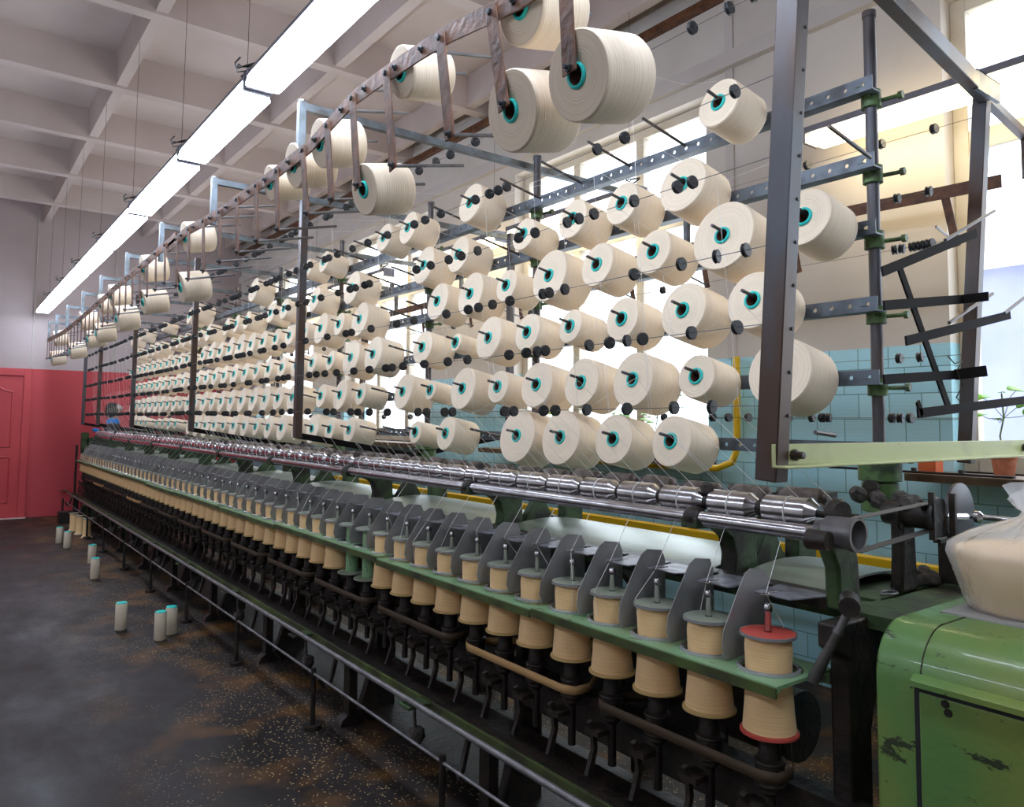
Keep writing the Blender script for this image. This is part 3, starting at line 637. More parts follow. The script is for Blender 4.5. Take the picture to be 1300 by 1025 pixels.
# pegs and cheeses
KX = 2.115; TILT = math.radians(11.5)
dirp = Vector((math.cos(TILT), 0, -math.sin(TILT)))
ROWZ = [1.335, 1.565, 1.806, 2.045, 2.268, 2.519]
s_ = 1.178
known = {0: [(1.57, .167), (1.82, .169), (2.09, .206), (2.35, .212), (2.87, .157), (3.14, .116), (3.87, .147), (4.13, .137)],
         1: [(1.19, .194), (1.47, .139), (1.73, .188), (1.98, .183), (2.23, .185), (2.48, .141), (2.74, .191), (3.01, .098), (3.27, .182), (3.74, .131), (4.0, .178), (4.27, .145), (4.73, .182)],
         2: [(1.27, .170), (1.52, .185), (1.78, .152), (2.04, .134), (2.29, .159), (2.55, .192), (2.80, .09), (3.09, .168), (3.6, .199), (3.87, .205), (4.15, .124), (4.42, .135)],
         3: [(1.11, .16), (1.37, .212), (1.64, .157), (1.9, .167), (2.16, .204), (2.43, .14), (2.69, .2), (2.96, .181), (3.77, .2), (4.04, .136), (4.3, .2)],
         4: [(1.52, .178), (1.78, .154), (2.03, .152), (2.32, .137), (2.79, .175), (3.09, .187), (3.88, .194), (4.41, .16)],
         5: [(1.38, .155), (2.70, .179), (3.25, .175)]}
sizes = [.05, .055, .060, .065, .07, .075, .08, .085, .09, .095, .10, .105, .11, .115, .120, .125]
def cheese_mesh(r, L=.168):
    return MB().lathe([(0, .0255), (-.001, r * .6), (.0, r - .004), (.003, r - .001), (.010, r), (L * .5, r * 1.005), (L - .02, r), (L - .007, r - .006), (L, r - .02), (L, .0255)], (0, 0, 0), (1, 0, 0), 40, True)
def tube_mesh(L=.168):
    a = MB().lathe([(-.007, .0222), (-.0085, .0262), (-.006, .0298), (-.001, .0305), (.004, .0300), (.006, .0256), (.012, .0254), (.012, .0222)], (0, 0, 0), (1, 0, 0), 26, True)
    b = MB().lathe([(-.002, .0205), (-.004, .0236), (.004, .0236), (L + .006, .0252), (L + .006, .0215)], (0, 0, 0), (1, 0, 0), 24, True)
    return a, b
protos = {}
tri, tbe = tube_mesh()
for r in sizes:
    o = cheese_mesh(r).build('yarn_cheese', 'yarn'); COL.objects.unlink(o); protos[r] = o.data; bpy.data.objects.remove(o)
o = tri.build('x', 'teal'); ring_me = o.data; bpy.data.objects.remove(o)
o = tbe.build('x', 'card'); tube_me = o.data; bpy.data.objects.remove(o)
ring_me.name = 'teal_ring'; tube_me.name = 'tube'
def child(parent, name, me):
    c = bpy.data.objects.new(name, me); COL.objects.link(c); c.parent = parent; return c
def cheese(loc, r, rot, label, group, thread=None):
    r = max([q for q in sizes if q <= r + .001] or [sizes[0]])
    o = bpy.data.objects.new('yarn_cheese', protos[r]); COL.objects.link(o); o.location = loc; o.rotation_euler = rot
    c = child(o, 'tube', tube_me); child(c, 'teal_ring', ring_me)
    tag(o, label, 'yarn package', group)
    if thread:
        bpy.context.view_layer.update if False else None
        mi = (Matrix.Translation(Vector(loc)) @ Matrix.Rotation(rot[1], 4, 'Y') if rot[2] == 0 else Matrix.LocRotScale(Vector(loc), __import__('mathutils').Euler(rot), None)).inverted()
        t = MB().tube([mi @ Vector(p) for p in thread], .0006, 4); t = t.build('yarn_end', 'thread', o); t.location = (0, 0, 0)
    return o
WZ = [1.445, 1.645, 1.838, 2.057, 2.26, 2.49]
RN = ['bottom', 'second', 'third', 'fourth', 'fifth', 'top']
pegs_all = []; rows_y = []
rng = random.Random(5)
for r in range(6):
    lst = [(y * s_, d * s_) for y, d in known[r]]
    last = lst[-1][0]; ys = list(lst); y = last + .303
    cluster = rng.uniform(.15, .23)
    miss = {0: .10, 1: .05, 2: .05, 3: .07, 4: .16, 5: .55}[r]
    while y < 11.75:
        if rng.random() < .25: cluster = rng.uniform(.14, .24)
        if rng.random() > miss: ys.append((y, max(.12, min(.25, cluster + rng.uniform(-.03, .03)))))
        else: pegs_all.append((y, r))
        y += .3035
    # bare pegs in the known zone
    have = [q[0] for q in lst]; b = lst[0][0]
    while b < last:
        if min(abs(b - h) for h in have) > .12: pegs_all.append((b, r))
        b += .3035
    rows_y.append(ys)
allc = [[y, ROWZ[r], d / 2] for r in range(6) for y, d in rows_y[r]]
for _ in range(3):
    for i in range(len(allc)):
        for j in range(i + 1, len(allc)):
            A, B = allc[i], allc[j]
            if abs(A[0] - B[0]) > .3 or abs(A[1] - B[1]) > .3: continue
            ov = A[2] + B[2] + .004 - math.hypot(A[0] - B[0], A[1] - B[1])
            if ov > 0:
                C = A if A[2] > B[2] else B; C[2] -= ov if ov < .03 else ov / 2
it = iter(allc)
for r in range(6):
    for i, (y, d) in enumerate(rows_y[r]):
        d = 2 * next(it)[2]
        z = ROWZ[r]; pegs_all.append((y, r))
        th = [(KX - .004, y, z + d * .42), (KX - .20, y - .02, WZ[r] + .11 if r < 5 else WZ[r] + .03), (1.625, y - .05, WZ[r] - .018), (1.66, y - .09, WZ[0] - .02), (1.745, y - .30, 1.212)]
        cheese((KX, y, z), d / 2, (0, TILT, rng.uniform(-.04, .04)), 'cream yarn package, %s from the near post in the %s creel row' % (nth(i + 1), RN[r]), 'yarn packages on the %s creel row' % RN[r], th if y > 0 else None)
pegs_all.sort()
rest = CB()
for i, (y, r) in enumerate(pegs_all):
    top = Vector((KX, y, ROWZ[r])) + Vector((math.sin(TILT), 0, math.cos(TILT))) * .0145
    a = top - dirp * .062; b = top + dirp * ((XR + .003 - top.x) / dirp.x)
    pb = CB() if i < 100 else rest
    pb.cyl(a, b, .0058, n=8)
    if i < 100: cp(pb, 'peg', 'post')
cp(rest, 'peg', 'post')['kind'] = 'stuff'

# guide wires with black discs, in front of the cheeses
from bisect import bisect
KD = {0: [910, 862, 802, 751, 711, 696, 658, 646, 580, 570, 547, 536, 497, 474, 459, 450, 428, 419, 395, 373, 362, 351],
      1: [942, 884, 822, 802, 780, 754, 698, 688, 674, 652, 599, 574, 544, 517, 503, 495, 474, 454, 432, 417, 406, 397, 370, 364, 357],
      2: [953, 916, 871, 811, 723, 703, 695, 653, 631, 613, 600, 572, 531, 509, 476, 451, 444, 420, 392, 364, 353],
      3: [885, 866, 811, 760, 741, 726, 685, 664, 612, 591, 575, 552, 534, 474, 468, 456, 449, 434, 412, 393, 383, 370],
      4: [939, 799, 764, 649, 638, 627, 609, 565, 545, 531, 497, 472, 452, 433, 422, 417],
      5: [962, 932, 885, 809, 609, 577, 559, 537, 451, 444]}
def y_at(px, X, z):
    # depth along the wire at image column px (calibration of the survey, not of the picture)
    lo, hi = .3, 13.
    for _ in range(40):
        md = (lo + hi) / 2; v = Vector((X, md, z - 1.4)); c = [R[i].dot(v) for i in range(3)]
        if 650 + 960 * c[0] / c[2] > px: lo = md
        else: hi = md
    return lo
dm = MB().lathe([(-.006, .0), (-.006, .0165), (-.004, .0185), (-.002, .0175), (0, .013), (.002, .0175), (.004, .0185), (.006, .0165), (.006, 0)], (0, 0, 0), (0, 1, 0), 20)
d0 = dm.build('guide_disc', 'disc'); disc_me = d0.data; bpy.data.objects.remove(d0)
def disc(x, y, z, label, group, tilt=0):
    o = bpy.data.objects.new('guide_disc', disc_me); COL.objects.link(o); o.location = (x, y, z); o.rotation_euler = (rng.uniform(-.12, .12), 0, rng.uniform(-.25, .25) + tilt)
    if x > 3: o.scale = (1.15, 1.7, 1.15)
    tag(o, label, 'disc', group)
far_discs = MB()
for r in range(6):
    z = WZ[r]
    wv = MB((XP, 6.6, z)); ps = []
    for a, b in zip([1.09 - (z - 1.3) * .066] + PY, PY):
        for k in range(6):
            t = k / 6; ps.append((XP - .020, a + (b - a) * t, z - .03 * math.sin(PI * t) * .35))
    ps.append((XP - .02, PY[-1], z)); wv.tube(ps, .0012, 5)
    tag(wv.build('guide_wire', 'steel2'), 'taut guide wire strung with black discs, %s one up along the creel posts' % nth(r + 1), 'wire', 'front guide wires')
    yy = [y_at(p, XP, z) for p in KD[r]]
    y = max(yy) + .2
    while y < 12.1:
        n = rng.choice([1, 1, 2, 3, 4])
        for _ in range(n):
            yy.append(y); y += rng.uniform(.045, .09)
        y += rng.uniform(.06, .22)
    yy = sorted(v for v in yy if v < 12.2)
    for i, v in enumerate(yy):
        if i >= 46:
            zz = z - .0105 * math.sin(PI * ((v - PY[3]) / (PY[4] - PY[3]) if v > PY[3] else (v - PY[2]) / (PY[3] - PY[2]) if v > PY[2] else .5))
            far_discs.lathe([(-.006, .0), (-.006, .0165), (-.004, .0185), (0, .013), (.004, .0185), (.006, .0165), (.006, 0)], (XP - .02, v, zz), (rng.uniform(-.1, .1), 1, 0), 12); continue
        zz = z
        for a, b in zip([1.05] + PY, PY):
            if a <= v <= b: zz = z - .0105 * math.sin(PI * (v - a) / (b - a))
        disc(XP - .020, v, zz - .000, 'black guide disc, %s from the near post on the %s wire up' % (nth(i + 1), nth(r + 1)), 'black discs on the front guide wires')
tag(far_discs.build('guide_disc', 'disc'), 'crowd of black guide discs on the far ends of the front wires', 'disc', kind='stuff')
RW = [(1.43, [905, 925, 950, 1001, 1031, 1044, 1052, 1133, 1143, 1156]), (1.675, [1142, 1168]), (1.90, [690, 700]), (2.13, [1136, 1145, 1158, 1164, 1170, 1176, 1182]), (2.345, [1139, 1179]), (2.595, [1186, 1119, 1025])]
for r, (z, px) in enumerate(RW):
    tag(MB((XQ, 6.6, z)).tube([(XQ + .022, 1.24 - (z - 1.3) * .07, z), (XQ + .022, PY[-1], z)], .0012, 5).build('guide_wire', 'steel2'), 'thin wire on the window side of the creel, %s one up' % nth(r + 1), 'wire', 'rear guide wires')
    yy = [y_at(p, XQ + .022, z) for p in px] + [3 + 1.1 * k + rng.uniform(-.4, .4) for k in range(6)]
    for i, v in enumerate(sorted(yy)):
        disc(XQ + .022, v, z, 'dark disc on the window-side wire %s up, %s from the near end' % (nth(r + 1), nth(i + 1)), 'discs on the window-side wires')

# ---------------------------------------------------------------- overhead ladders of hanging bars
lad = empty('overhead_peg_ladder', (1.13, 6.6, 2.5), 'rusty overhead bar with hanging flat bars and pegs above the aisle', 'rack')
OL = Vector(lad.location)
bp_ = [(.80, 2.46), (1.0, 2.462), (1.32, 2.472), (1.477, 2.476), (1.616, 2.495), (1.80, 2.524), (1.99, 2.539), (2.25, 2.550), (2.46, 2.552), (2.63, 2.527), (2.86, 2.492), (3.25, 2.483), (3.6, 2.486), (4.11, 2.487), (4.78, 2.525), (5.23, 2.50)]
bp2 = [(5.05, 2.545), (5.5, 2.53), (5.8, 2.521), (6.59, 2.508), (7.1, 2.50), (7.52, 2.48), (8.1, 2.47), (8.7, 2.452), (9.4, 2.43), (10.4, 2.415), (11.2, 2.43), (12.2, 2.456)]
def ribbon(mb, pts, x, w_=.006, h=.058):
    vs = []; fs = []
    for y, z in pts: vs += [(x - w_ / 2, y, z - h / 2), (x + w_ / 2, y, z - h / 2), (x + w_ / 2, y, z + h / 2), (x - w_ / 2, y, z + h / 2)]
    for i in range(len(pts) - 1):
        a = 4 * i; b = a + 4
        for k in range(4): fs.append((a + k, a + (k + 1) % 4, b + (k + 1) % 4, b + k))
    n = 4 * (len(pts) - 1); fs += [(3, 2, 1, 0), (n, n + 1, n + 2, n + 3)]
    return mb.add(vs, fs)
ribbon(MB(OL), bp_, 1.127).build('top_bar', 'rust', lad, smooth=0)
ribbon(MB(OL), bp2, 1.127).build('top_bar', 'rust', lad, smooth=0)
def zat(y):
    P = bp_ if y < 5.1 else bp2
    for (a, za), (b, zb) in zip(P, P[1:]):
        if a <= y <= b: return za + (zb - za) * (y - a) / (b - a)
    return P[-1][1]
RUNG = [1.30, 1.60, 1.86, 2.20, 2.46, 2.68, 2.92, 3.22, 3.49, 3.78, 4.07, 4.38, 4.70, 4.98]
y = 5.3
while y < 12.2: RUNG.append(y); y += .262
def flatbar_peg(L, par, x, y, z, side=1, ln=.27):
    d = Vector((side, 0, .22)).normalized()
    MB(OL).cyl((x, y, z), Vector((x, y, z)) + d * ln, .0058, n=8).build('peg', 'steel2', par)
    MB(OL).lathe([(0, 0), (0, .011), (.008, .011), (.009, .006), (.018, .006), (.018, 0)], (x - .004 * side, y, z), (-side, 0, 0), 6).build('nut', 'disc', par)
def zb_(y): return zat(y) - (.275 if y < 5 else .27)
for i, y in enumerate(RUNG):
    zt = zat(y); zb = 2.205 if y < 5.2 else zt - .27
    rg = MB(OL).bar((1.121, y + .0, zt + .01), (1.121, y - (.02 if y < 1.4 else .065 if y < 3 else .04), zb), .004, .046, (0, 1, 0)).build('hanging_bar', 'rust', lad, smooth=0)
    MB(OL).lathe([(0, 0), (0, .010), (.007, .010), (.008, 0)], (1.118, y, zt), (-1, 0, 0), 6).build('nut', 'disc', rg)
    flatbar_peg(OL, lad, 1.125, y - (.02 if y < 1.4 else .065 if y < 3 else .04), zb + .012)
for y in [1.50, 1.97, 2.14, 2.36, 2.55, 2.80, 3.08, 3.37, 3.6, 3.95, 4.25, 4.6, 4.88, 5.6, 6.1, 6.5, 7.0, 7.45, 8.0, 8.6, 9.2, 10, 10.8, 11.6]:
    flatbar_peg(OL, lad, 1.13, y, zat(y))
ct = -math.radians(12.4)
def lcheese(y, z, r, lab):
    u = Vector((math.sin(-ct), 0, -math.cos(-ct)))      # the tube hangs below its peg
    c = Vector((1.142, y, z + .015 * .22)) + Vector((.22, 0, -1)).normalized() * .0145
    cheese(c, r, (0, ct, rng.uniform(-.04, .04)), lab, 'yarn packages on the overhead bars')
LOW = [(1.28, .107), (1.60 - .065, .107), (2.46 - .065, .092), (4.98 - .04, .098), (6.086 - .04, .093), (7.134 - .04, .11), (8.182 - .04, .098), (8.706 - .04, .09), (10.02 - .04, .095), (11.85 - .04, .1)]
for i, (y, r) in enumerate(LOW):
    lcheese(y, (2.205 if y < 5.2 else zat(y) - .27) + .012, r, 'yarn package hung at the foot of an overhead bar, %s from the near end' % nth(i + 1))
HI = [(1.50, .094), (2.14, .085), (2.80, .098), (3.08, .095), (3.37, .08), (4.88, .095), (6.1, .1), (7.45, .1), (8.0, .095), (9.2, .1), (11.6, .1)]
for i, (y, r) in enumerate(HI):
    lcheese(y, zat(y), r, 'yarn package hung level with the overhead rusty bar, %s from the near end' % nth(i + 1))
# the window-side ladder
lad2 = empty('overhead_peg_ladder', (3.58, 6, 2.47), 'dark overhead bar with a few hanging bars, on the window side', 'rack')
OL2 = OL; OL = Vector(lad2.location)
ribbon(MB(OL), [(1.28, 2.45), (2.2, 2.47), (3.5, 2.46), (5, 2.49), (7, 2.47), (9.5, 2.46), (11.9, 2.47)], 3.58).build('top_bar', 'rust', lad2, smooth=0)
for y in [1.18, 1.52, 2.3, 2.9, 3.5, 4.1, 4.7, 5.4, 6.2, 7.0, 8.0, 9.0]:
    MB(OL).bar((3.587, y, 2.48), (3.587, y - .05, 2.20), .004, .036, (0, 1, 0)).build('hanging_bar', 'rust', lad2, smooth=0)
    flatbar_peg(OL, lad2, 3.585, y - .05, 2.215, -1, .2)

# window-side arms near the end of the machine
def P(x, y, z): return Vector((x, y, z))
def on_y(px, py, Y):
    c = Vector(((px - 650) / 960, (py - 468) / 960, 1)); v = Vector([sum(R[i][k] * c[i] for i in range(3)) for k in range(3)]); v *= Y / v[1]
    return v + Vector((0, 0, 1.4))
rk = empty('peg_rack', (2.7, 1.12, 1.8), 'black flat steel arms with pegs, leaning beside the near end window', 'rack')
KO = Vector(rk.location)
def arm(a, b, h=.03, m_='arm', name='flat_arm', yo=1.12):
    return MB(KO).bar(on_y(*a, yo), on_y(*b, yo), .006, h, (0, 0, 1)).build(name, m_, rk, smooth=0)
arm((1120, 345), (1239, 296)); arm((1150, 433), (1282, 400)); arm((1165, 525), (1318, 506))
arm((1165, 510), (1170, 528), .02); arm((1122, 388), (1222, 380)); arm((1122, 482), (1212, 476))
MB(KO).bar(on_y(1142, 340, 1.135), on_y(1205, 520, 1.135), .006, .03, (0, 0, 1)).build('slanting_arm', 'arm', rk, smooth=0)
MB(KO).bar(on_y(1222, 380, 1.12), on_y(1222, 380, 1.12) + Vector((.0, -.08, 0)), .03, .006, (1, 0, 0)).build('bent_end', 'arm', rk, smooth=0)
MB(KO).bar(on_y(1212, 476, 1.12), on_y(1212, 476, 1.12) + Vector((.02, -.09, .01)), .006, .035, (0, 0, 1)).build('bent_end', 'arm', rk, smooth=0)
for a, b in (((1200, 305), (1262, 268)), ((1205, 410), (1260, 373)), ((1275, 398), (1308, 372)), ((1052, 160), (1105, 200)), ((1035, 549), (1060, 553))):
    MB(KO).cyl(on_y(*a, 1.10), on_y(*b, 1.10), .006, n=8).build('peg', 'post', rk)
for a in ((1190, 150 + 0), (1150, 393)):
    pass
MB(KO).tube([on_y(1203, 452, 1.09), on_y(1212, 462, 1.08), on_y(1222, 458, 1.10), on_y(1215, 470, 1.07), on_y(1222, 490, 1.08), on_y(1214, 505, 1.09), on_y(1222, 512, 1.08)], .002, 5).build('loose_thread', 'rag', rk)

# ---------------------------------------------------------------- gearbox cabinet with the bagged yarn on it
cab = empty('machine_cabinet', (1.95, .25, 0), 'scratched green sheet-metal cabinet at the near end of the machine', 'cabinet')
KC = Vector(cab.location)
rad = .10; prof = [(1.52, .02)] + [(1.52 + rad - rad * math.cos(a), .995 - rad + rad * math.sin(a)) for a in [i * PI / 20 for i in range(11)]] + [(2.6, .995), (2.6, .02)]; prof = [(x, z + .008) for x, z in prof]
MB(KC).prism(prof, 'y', -.35, .80).build('cabinet_shell', 'cab', cab, bevel=.006)
sm = MB(KC); pr2 = prof[:-2]
for (xa, za), (xb, zb_) in zip(pr2[1:], pr2[2:]): sm.bar((xa, .712, za), (xb, .712, zb_), .004, .0016, (0, 1, 0))
sm.bar((2.59, .712, 1.0035), (1.62, .712, 1.0035), .004, .001)
sm.build('panel_seam', 'oil', cab, smooth=0)
MB(KC).prism([(1.514, .925), (1.50, .915), (1.50, .905), (1.521, .900), (1.521, .925)], 'y', -.35, .722).build('drip_lip', 'cab', cab)
MB(KC).box(1.513, 1.5195, -.35, .712, .05, .893).build('cabinet_door', 'cab', cab, bevel=.002)
MB(KC).box(1.5155, 1.5198, -.35, .722, .04, .905).build('door_gap', 'disc', cab, smooth=0)
for y, z in ((.66, .87), (.665, .885)): MB(KC).lathe([(0, 0), (0, .008), (.002, .007), (.002, 0)], (1.513, y, z), (-1, 0, 0), 12).build('screw', 'oil', cab)
MB(KC).box(1.72, 2.58, -.34, .76, 1.003, 1.006).build('top_plate', 'fin', cab, smooth=0)
MB(KC).box(1.6, 2.5, -.3, .7, 0, .02).build('plinth', 'oil', cab, smooth=0)
bx, by, bz = 1.875, .635, 1.006
bag = empty('bagged_yarn', (bx, by, bz), 'big tan yarn package in a clear knotted plastic bag on the green cabinet', 'bag')
MB((bx, by, bz)).lathe([(.004, 0), (.004, .112), (.012, .118), (.07, .136), (.118, .150), (.130, .147), (.136, .12), (.136, 0)], (bx, by, bz), (0, 0, 1), 48).build('yarn_package', 'yarn_bag', bag)
fm = MB((bx, by, bz)); n = 72; prf = [(.0, .119), (.01, .128), (.07, .146), (.12, .163), (.140, .158), (.155, .132), (.172, .095), (.188, .05), (.20, .022), (.21, .016), (.222, .028), (.245, .04)]
vs = []; fs = []
for j, (z, r) in enumerate(prf):
    amp = [0.002, .002, .003, .003, .004, .008, .010, .008, .004, .003, .010, .018][j]
    for i in range(n):
        a = 2 * PI * i / n; q = r + amp * (math.sin(a * 9 + j * .4) + .6 * math.sin(a * 17 + 1.3 + j * .2))
        vs.append((bx + q * math.cos(a) + (.02 if j > 9 else 0) * (j - 9), by + q * math.sin(a), bz + z + (amp * 1.5 * math.sin(a * 5) if j > 9 else 0)))
for j in range(len(prf) - 1):
    for i in range(n): k2 = (i + 1) % n; fs.append((j * n + i, j * n + k2, (j + 1) * n + k2, (j + 1) * n + i))
fm.add(vs, fs).build('plastic_bag', 'film', bag, smooth=80)
# rag and scissors on the head plate
rg = MB((2.10, .93, .962)); pts = []
for k in range(9): pts.append((2.10 + .022 * k, 1.0 + .02 * math.sin(k * 1.1), .979 + .008 * math.sin(k * 2.3)))
rg.tube(pts, .017, 9)
pts = [(2.15 + .018 * k, 1.03 + .02 * math.cos(k), .990 + .012 * math.sin(k * 1.9)) for k in range(8)]; rg.tube(pts, .015, 9)
o = rg.build('cleaning_rag', 'rag'); tag(o, 'dirty fluffy rag lying on the head plate beside the cabinet', 'rag')
o.modifiers.new('sub', 'SUBSURF').levels = 1
sc = empty('thread_snips', (1.95, .87, .963), 'worn steel snips lying in front of the dirty rag', 'scissors')
KS = Vector(sc.location)
MB(KS).tube([(1.98 + .030 * math.cos(a), 1.00 + .016 * math.sin(a), .968) for a in [i * 2 * PI / 14 for i in range(14)]], .0032, 6, True).build('finger_loop', 'steel2', sc)
MB(KS).bar((2.005, 1.00, .968), (2.12, 1.06, .969), .010, .003).bar((2.005, 1.005, .971), (2.12, 1.055, .971), .009, .0025).build('blade', 'steel2', sc)

# ---------------------------------------------------------------- sill things, pipes, plants
def pot_plant(x, y, z, r, h, leaves, name, label, seed, stem_h):
    e = empty(name, (x, y, z), label, 'plant'); K = Vector((x, y, z)); rn = random.Random(seed)
    MB(K).lathe([(0, 0), (0, r * .72), (h * .8, r * .95), (h * .8, r * 1.04), (h, r * 1.06), (h, r * .95), (h * .85, r * .9), (h * .85, 0)], K, (0, 0, 1), 28).build('flower_pot', 'terr', e)
    tip = K + Vector((.0, .0, h + stem_h)); pts = [K + Vector((0, 0, h * .85)), K + Vector((.0, .012, h + stem_h * .3)), K + Vector((0, -.005, h + stem_h * .6)), tip]
    st = MB(K).tube(pts, .0035, 6)
    for (dx, dy, dz, lr) in leaves: st.tube([pts[2], K + Vector((dx * .6, dy * .6, h + dz * .9)), K + Vector((dx, dy, h + dz))], .0016, 5)
    st.build('stem', 'stem', e)
    for (dx, dy, dz, lr) in leaves:
        c = K + Vector((dx, dy, h + dz)); nv = Vector((rn.uniform(-.5, .1), rn.uniform(-.4, .4), 1)).normalized(); u = nv.orthogonal().normalized(); v = nv.cross(u)
        vs = [c] + [c + (u * math.cos(a) * (1 + .08 * math.sin(5 * a)) + v * math.sin(a) * .85) * lr + nv * (.12 * lr * math.cos(2 * a)) for a in [i * 2 * PI / 16 for i in range(16)]]
        l = MB(K).add(vs, [(0, i + 1, (i + 1) % 16 + 1) for i in range(16)]).build('leaf', 'leaf', e); so = l.modifiers.new('t', 'SOLIDIFY'); so.thickness = .0015
    return e
pot_plant(3.72, 1.36, 1.18, .052, .10, [(-.0, .08, .25, .042), (.0, .09, .17, .034), (.0, -.06, .28, .045), (.02, -.08, .22, .040), (0, -.115, .18, .042), (0, .02, .15, .022), (0, .0, .27, .016)], 'potted_plant', 'young round-leaved seedling in a small terracotta pot on the near sill', 3, .26)
for i, y in enumerate([3.35, 3.75, 4.4]):
    pot_plant(3.70, y, 1.18, .06, .11, [(random.uniform(-.08, .08), random.uniform(-.14, .14), random.uniform(.05, .32), random.uniform(.025, .05)) for _ in range(14)], 'potted_plant',
              'bright green leafy plant on the second window sill, %s of three from the camera' % nth(i + 1), 10 + i, .25)
tag(MB((3.6, 1.5, 1.2)).box(3.50, 3.53, 1.25, 2.05, 1.186, 1.196).cyl((3.515, 1.45, 1.19), (3.515, 1.45, 1.21), .012, n=6).cyl((3.515, 1.65, 1.19), (3.515, 1.65, 1.21), .012, n=6).build('iron_strip', 'oil'), 'rusty iron strip with two bolts lying along the near window sill', 'bar')
tag(MB((3.7, 1.73, 1.18)).box(3.66, 3.74, 1.62, 1.70, 1.18, 1.26).build('small_carton', 'orange', bevel=.003), 'small orange printed carton on the sill beside the terracotta pot', 'box')
tag(MB((3.7, 2.85, 1.5)).tube([(3.79, 2.80, 1.80), (3.79, 2.80, 1.25), (3.78, 2.83, 1.17), (3.76, 2.92, 1.13), (3.75, 3.3, 1.125), (3.75, 4.6, 1.125)], .021, 12).build('yellow_pipe', 'yellow'), 'yellow gas pipe bending down the tiled window wall', 'pipe')
yr = empty('yellow_guard_rail', (3.35, 3, 0), 'low yellow rail standing between the machine and the tiled wall', 'rail')
MB(yr.location).box(3.32, 3.38, .9, 7.5, .775, .815).build('rail_bar', 'yellow', yr, bevel=.004)
for y in (1.3, 2.75, 4.5, 6.5): MB(yr.location).box(3.335, 3.365, y, y + .04, 0, .88).build('rail_post', 'yellow', yr, bevel=.003)

# ---------------------------------------------------------------- spools on the floor
spl = MB().lathe([(.002, .012), (.002, .033), (.006, .036), (.168, .036), (.174, .033), (.174, .016)], (0, 0, 0), (0, 0, 1), 28, True)
s0 = spl.build('yarn_spool', yarn_mat('yarn_floor', (.66, .56, .42), axis='Z', freq=500))
sr = MB().lathe([(.170, .012), (.170, .0335), (.178, .0335), (.180, .030), (.180, .018), (.170, .012)], (0, 0, 0), (0, 0, 1), 24, True).build('teal_cap', 'teal', s0)
sb = MB().lathe([(0, .012), (0, .030), (.005, .030), (.005, .012)], (0, 0, 0), (0, 0, 1), 20, True).build('spool_foot', 'disc', s0)
SP = [((1.018, 5.624), 'lone teal-capped yarn spool standing left of the near pair on the floor'), ((1.175, 5.23), 'front spool of the touching pair of teal-capped spools on the floor'),
      ((1.262, 5.33), 'rear spool of the touching pair of teal-capped spools on the floor'), ((1.137, 7.512), 'teal-capped spool on the floor right in front of another, mid aisle'),
      ((1.225, 8.30), 'teal-capped spool on the floor half hidden behind another, mid aisle'), ((1.118, 9.81), 'left spool of the far pair on the aisle floor'), ((1.148, 9.41), 'right spool of the far pair on the aisle floor')]
for i, ((x, y), lab) in enumerate(SP):
    o = s0 if i == 0 else copy(s0)
    if i: copy(sr, o); copy(sb, o)
    o.location = (x, y, 0); o.rotation_euler.z = i * 1.3
    tag(o, lab, 'spool', 'teal-capped spools on the floor')
fb = MB().lathe([(.006, .01), (.006, .056), (.03, .046), (.11, .044), (.20, .047), (.214, .047), (.214, .01)], (0, 0, 0), (0, 0, 1), 24, True).build('flanged_bobbin', 'yarn_tan')
f1 = MB().lathe([(.214, .01), (.214, .062), (.221, .062), (.221, .01)], (0, 0, 0), (0, 0, 1), 24, True).build('top_flange', 'flange', fb)
f2 = MB().lathe([(0, .01), (0, .062), (.006, .062), (.006, .01)], (0, 0, 0), (0, 0, 1), 24, True).build('bottom_flange', 'white', fb)
for i, (x, y, w_) in enumerate([(1.375, 10.78, 'leftmost'), (1.40, 10.45, 'middle'), (1.43, 10.12, 'rightmost')]):
    o = fb if i == 0 else copy(fb)
    if i: copy(f1, o); copy(f2, o)
    o.location = (x, y, 0); tag(o, '%s of three flanged bobbins standing by the far machine foot' % w_, 'bobbin', 'flanged bobbins on the floor')
tag(MB((1.5, 11.7, 0)).box(1.30, 1.47, 11.55, 11.75, 0, .15).build('dark_box', 'oil', bevel=.004), 'small dark box on the floor at the far end of the machine', 'box')

# ---------------------------------------------------------------- worker at the far end
pe = empty('person', (1.945, 12.09, 0), 'person in dark clothes with a blue scarf and white cap behind the far machine end', 'person')
KP = Vector(pe.location)
def skin(name, pts, edges, radii, m_, parent, sub=2):
    me = bpy.data.meshes.new(name); me.from_pydata(pts, edges, []); me.materials.append(M[m_])
    o = bpy.data.objects.new(name, me); COL.objects.link(o); o.parent = parent
    o.modifiers.new('skin', 'SKIN'); sv = me.skin_vertices[0].data
    for i, r in enumerate(radii): sv[i].radius = (r, r) if isinstance(r, float) else r
    sv[0].use_root = True
    sb_ = o.modifiers.new('sub', 'SUBSURF'); sb_.levels = sub; sb_.render_levels = sub
    return o
hp = [(0, 0, .86), (0, 0, 1.0), (0, -.02, 1.18), (0, -.02, 1.33), (0, -.03, 1.42), (0, -.035, 1.49), (0, -.04, 1.56), (0, -.04, 1.63),
      (-.15, -.02, 1.34), (-.19, -.03, 1.10), (-.19, -.08, .88), (.15, -.02, 1.34), (.19, -.03, 1.10), (.19, -.08, .88),
      (-.09, 0, .84), (-.09, -.02, .47), (-.09, 0, .08), (-.09, -.10, .04), (.09, 0, .84), (.09, -.02, .47), (.09, 0, .08), (.09, -.10, .04)]
he = [(0, 1), (1, 2), (2, 3), (3, 4), (4, 5), (5, 6), (6, 7), (3, 8), (8, 9), (9, 10), (3, 11), (11, 12), (12, 13), (0, 14), (14, 15), (15, 16), (16, 17), (0, 18), (18, 19), (19, 20), (20, 21)]
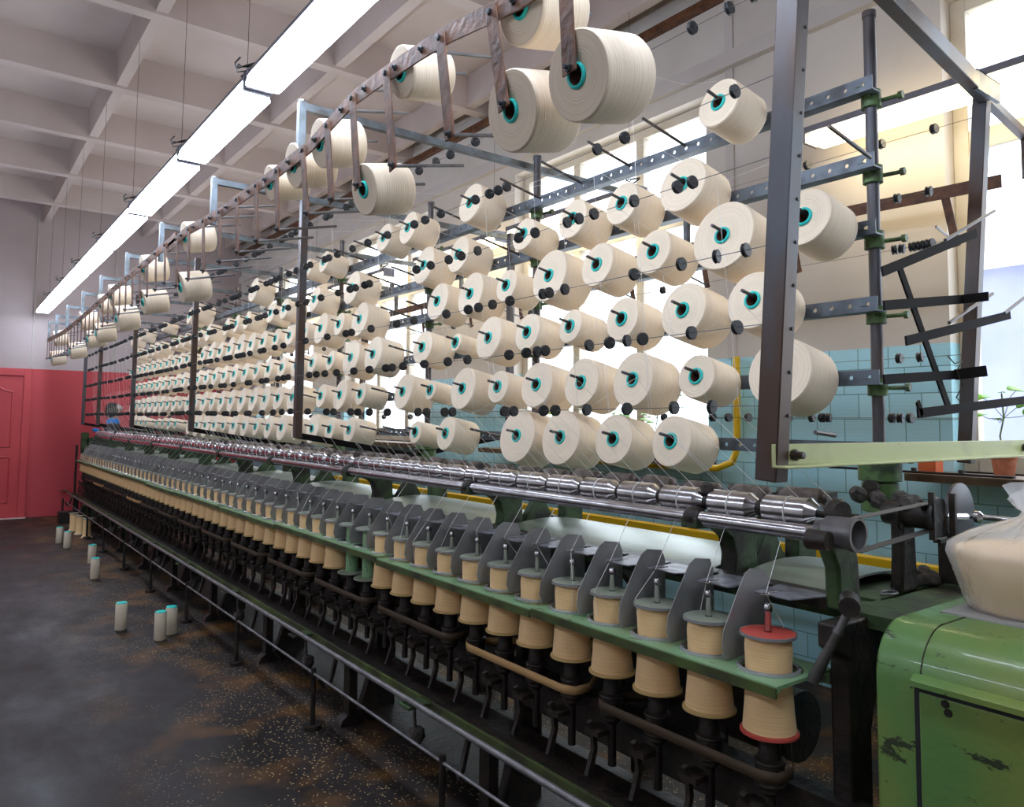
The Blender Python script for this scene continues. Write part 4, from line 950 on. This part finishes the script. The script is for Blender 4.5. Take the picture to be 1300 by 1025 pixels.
hr = [(.14, .10), (.12, .09), (.14, .10), (.13, .09), .05, (.065, .075), (.075, .09), (.06, .07), .05, .038, .03, .05, .038, .03, .08, .055, .04, .035, .08, .055, .04, .035]
skin('body', hp, he, hr, 'skin', pe)
skin('dark_top', [(0, 0, .92), (0, 0, 1.05), (0, -.02, 1.2), (0, -.02, 1.34), (0, -.03, 1.40), (-.16, -.02, 1.34), (-.19, -.04, 1.2), (.16, -.02, 1.34), (.19, -.04, 1.2)],
     [(0, 1), (1, 2), (2, 3), (3, 4), (3, 5), (5, 6), (3, 7), (7, 8)], [(.16, .12), (.14, .11), (.16, .12), (.15, .11), .075, .065, .055, .065, .055], 'cloth', pe)
skin('trousers', [(0, 0, .90), (-.09, 0, .84), (-.09, -.02, .47), (-.09, 0, .12), (.09, 0, .84), (.09, -.02, .47), (.09, 0, .12)], [(0, 1), (1, 2), (2, 3), (0, 4), (4, 5), (5, 6)], [(.15, .11), .095, .07, .06, .095, .07, .06], 'cloth', pe)
MB(KP).lathe([(0, 0), (.01, .05), (.06, .088), (.12, .095), (.19, .085), (.23, .05), (.24, 0)], KP + Vector((-.01, .0, 1.46)), (0, -.05, 1), 20).build('hair', 'hair', pe)
MB(KP).lathe([(0, .085), (.03, .087), (.06, .07), (.075, .03), (.078, 0)], KP + Vector((.02, -.05, 1.60)), (.2, -.3, 1), 20).build('white_cap', 'white', pe)
for sx in (-1, 1): MB(KP).lathe([(0, 0), (.004, .008), (.008, 0)], KP + Vector((sx * .028, -.125, 1.56)), (0, -1, 0), 8).build('eye', 'hair', pe)
MB(KP).lathe([(0, 0), (.01, .014), (.035, .008), (.04, 0)], KP + Vector((0, -.13, 1.515)), (0, -.2, 1), 8).build('nose', 'skin', pe)
MB(KP).lathe([(0, .05), (.0, .085), (.03, .09), (.07, .07), (.08, .045)], KP + Vector((-.03, -.03, 1.38)), (0, 0, 1), 16, True).build('blue_scarf', 'blue', pe)
pe.rotation_euler.z = math.radians(70); pe.scale = (.97, .97, .95)
# cloth left on the far frame
tag(MB((1.78, 11.9, 1.19)).lathe([(0, 0), (.005, .04), (.03, .05), (.05, .03), (.055, 0)], (1.72, 11.86, 1.195), (.2, 0, 1), 10).build('blue_cloth', 'blue'), 'small blue cloth lying on the far end of the machine', 'cloth')

# ---------------------------------------------------------------- outside the near window
ob = empty('outbuilding', (9.6, 2.4, 0), 'pale bluish outbuilding seen through the near window behind the seedling', 'building')
M['render'] = mat('blue_render', (.23, .24, .36), .9, 0, (.30, .30, .42), 1.2)
MB(ob.location).box(9.0, 10.2, .2, 4.8, 0, 3.1).build('wall', 'render', ob, smooth=0)
MB(ob.location).prism([(8.85, 3.1), (10.35, 3.1), (9.6, 3.6)], 'y', .1, 4.9).build('roof', 'white', ob, smooth=0)
MB(ob.location).box(8.97, 9.0, 2.2, 3.0, 1.3, 2.2).build('window', 'white', ob, smooth=0)
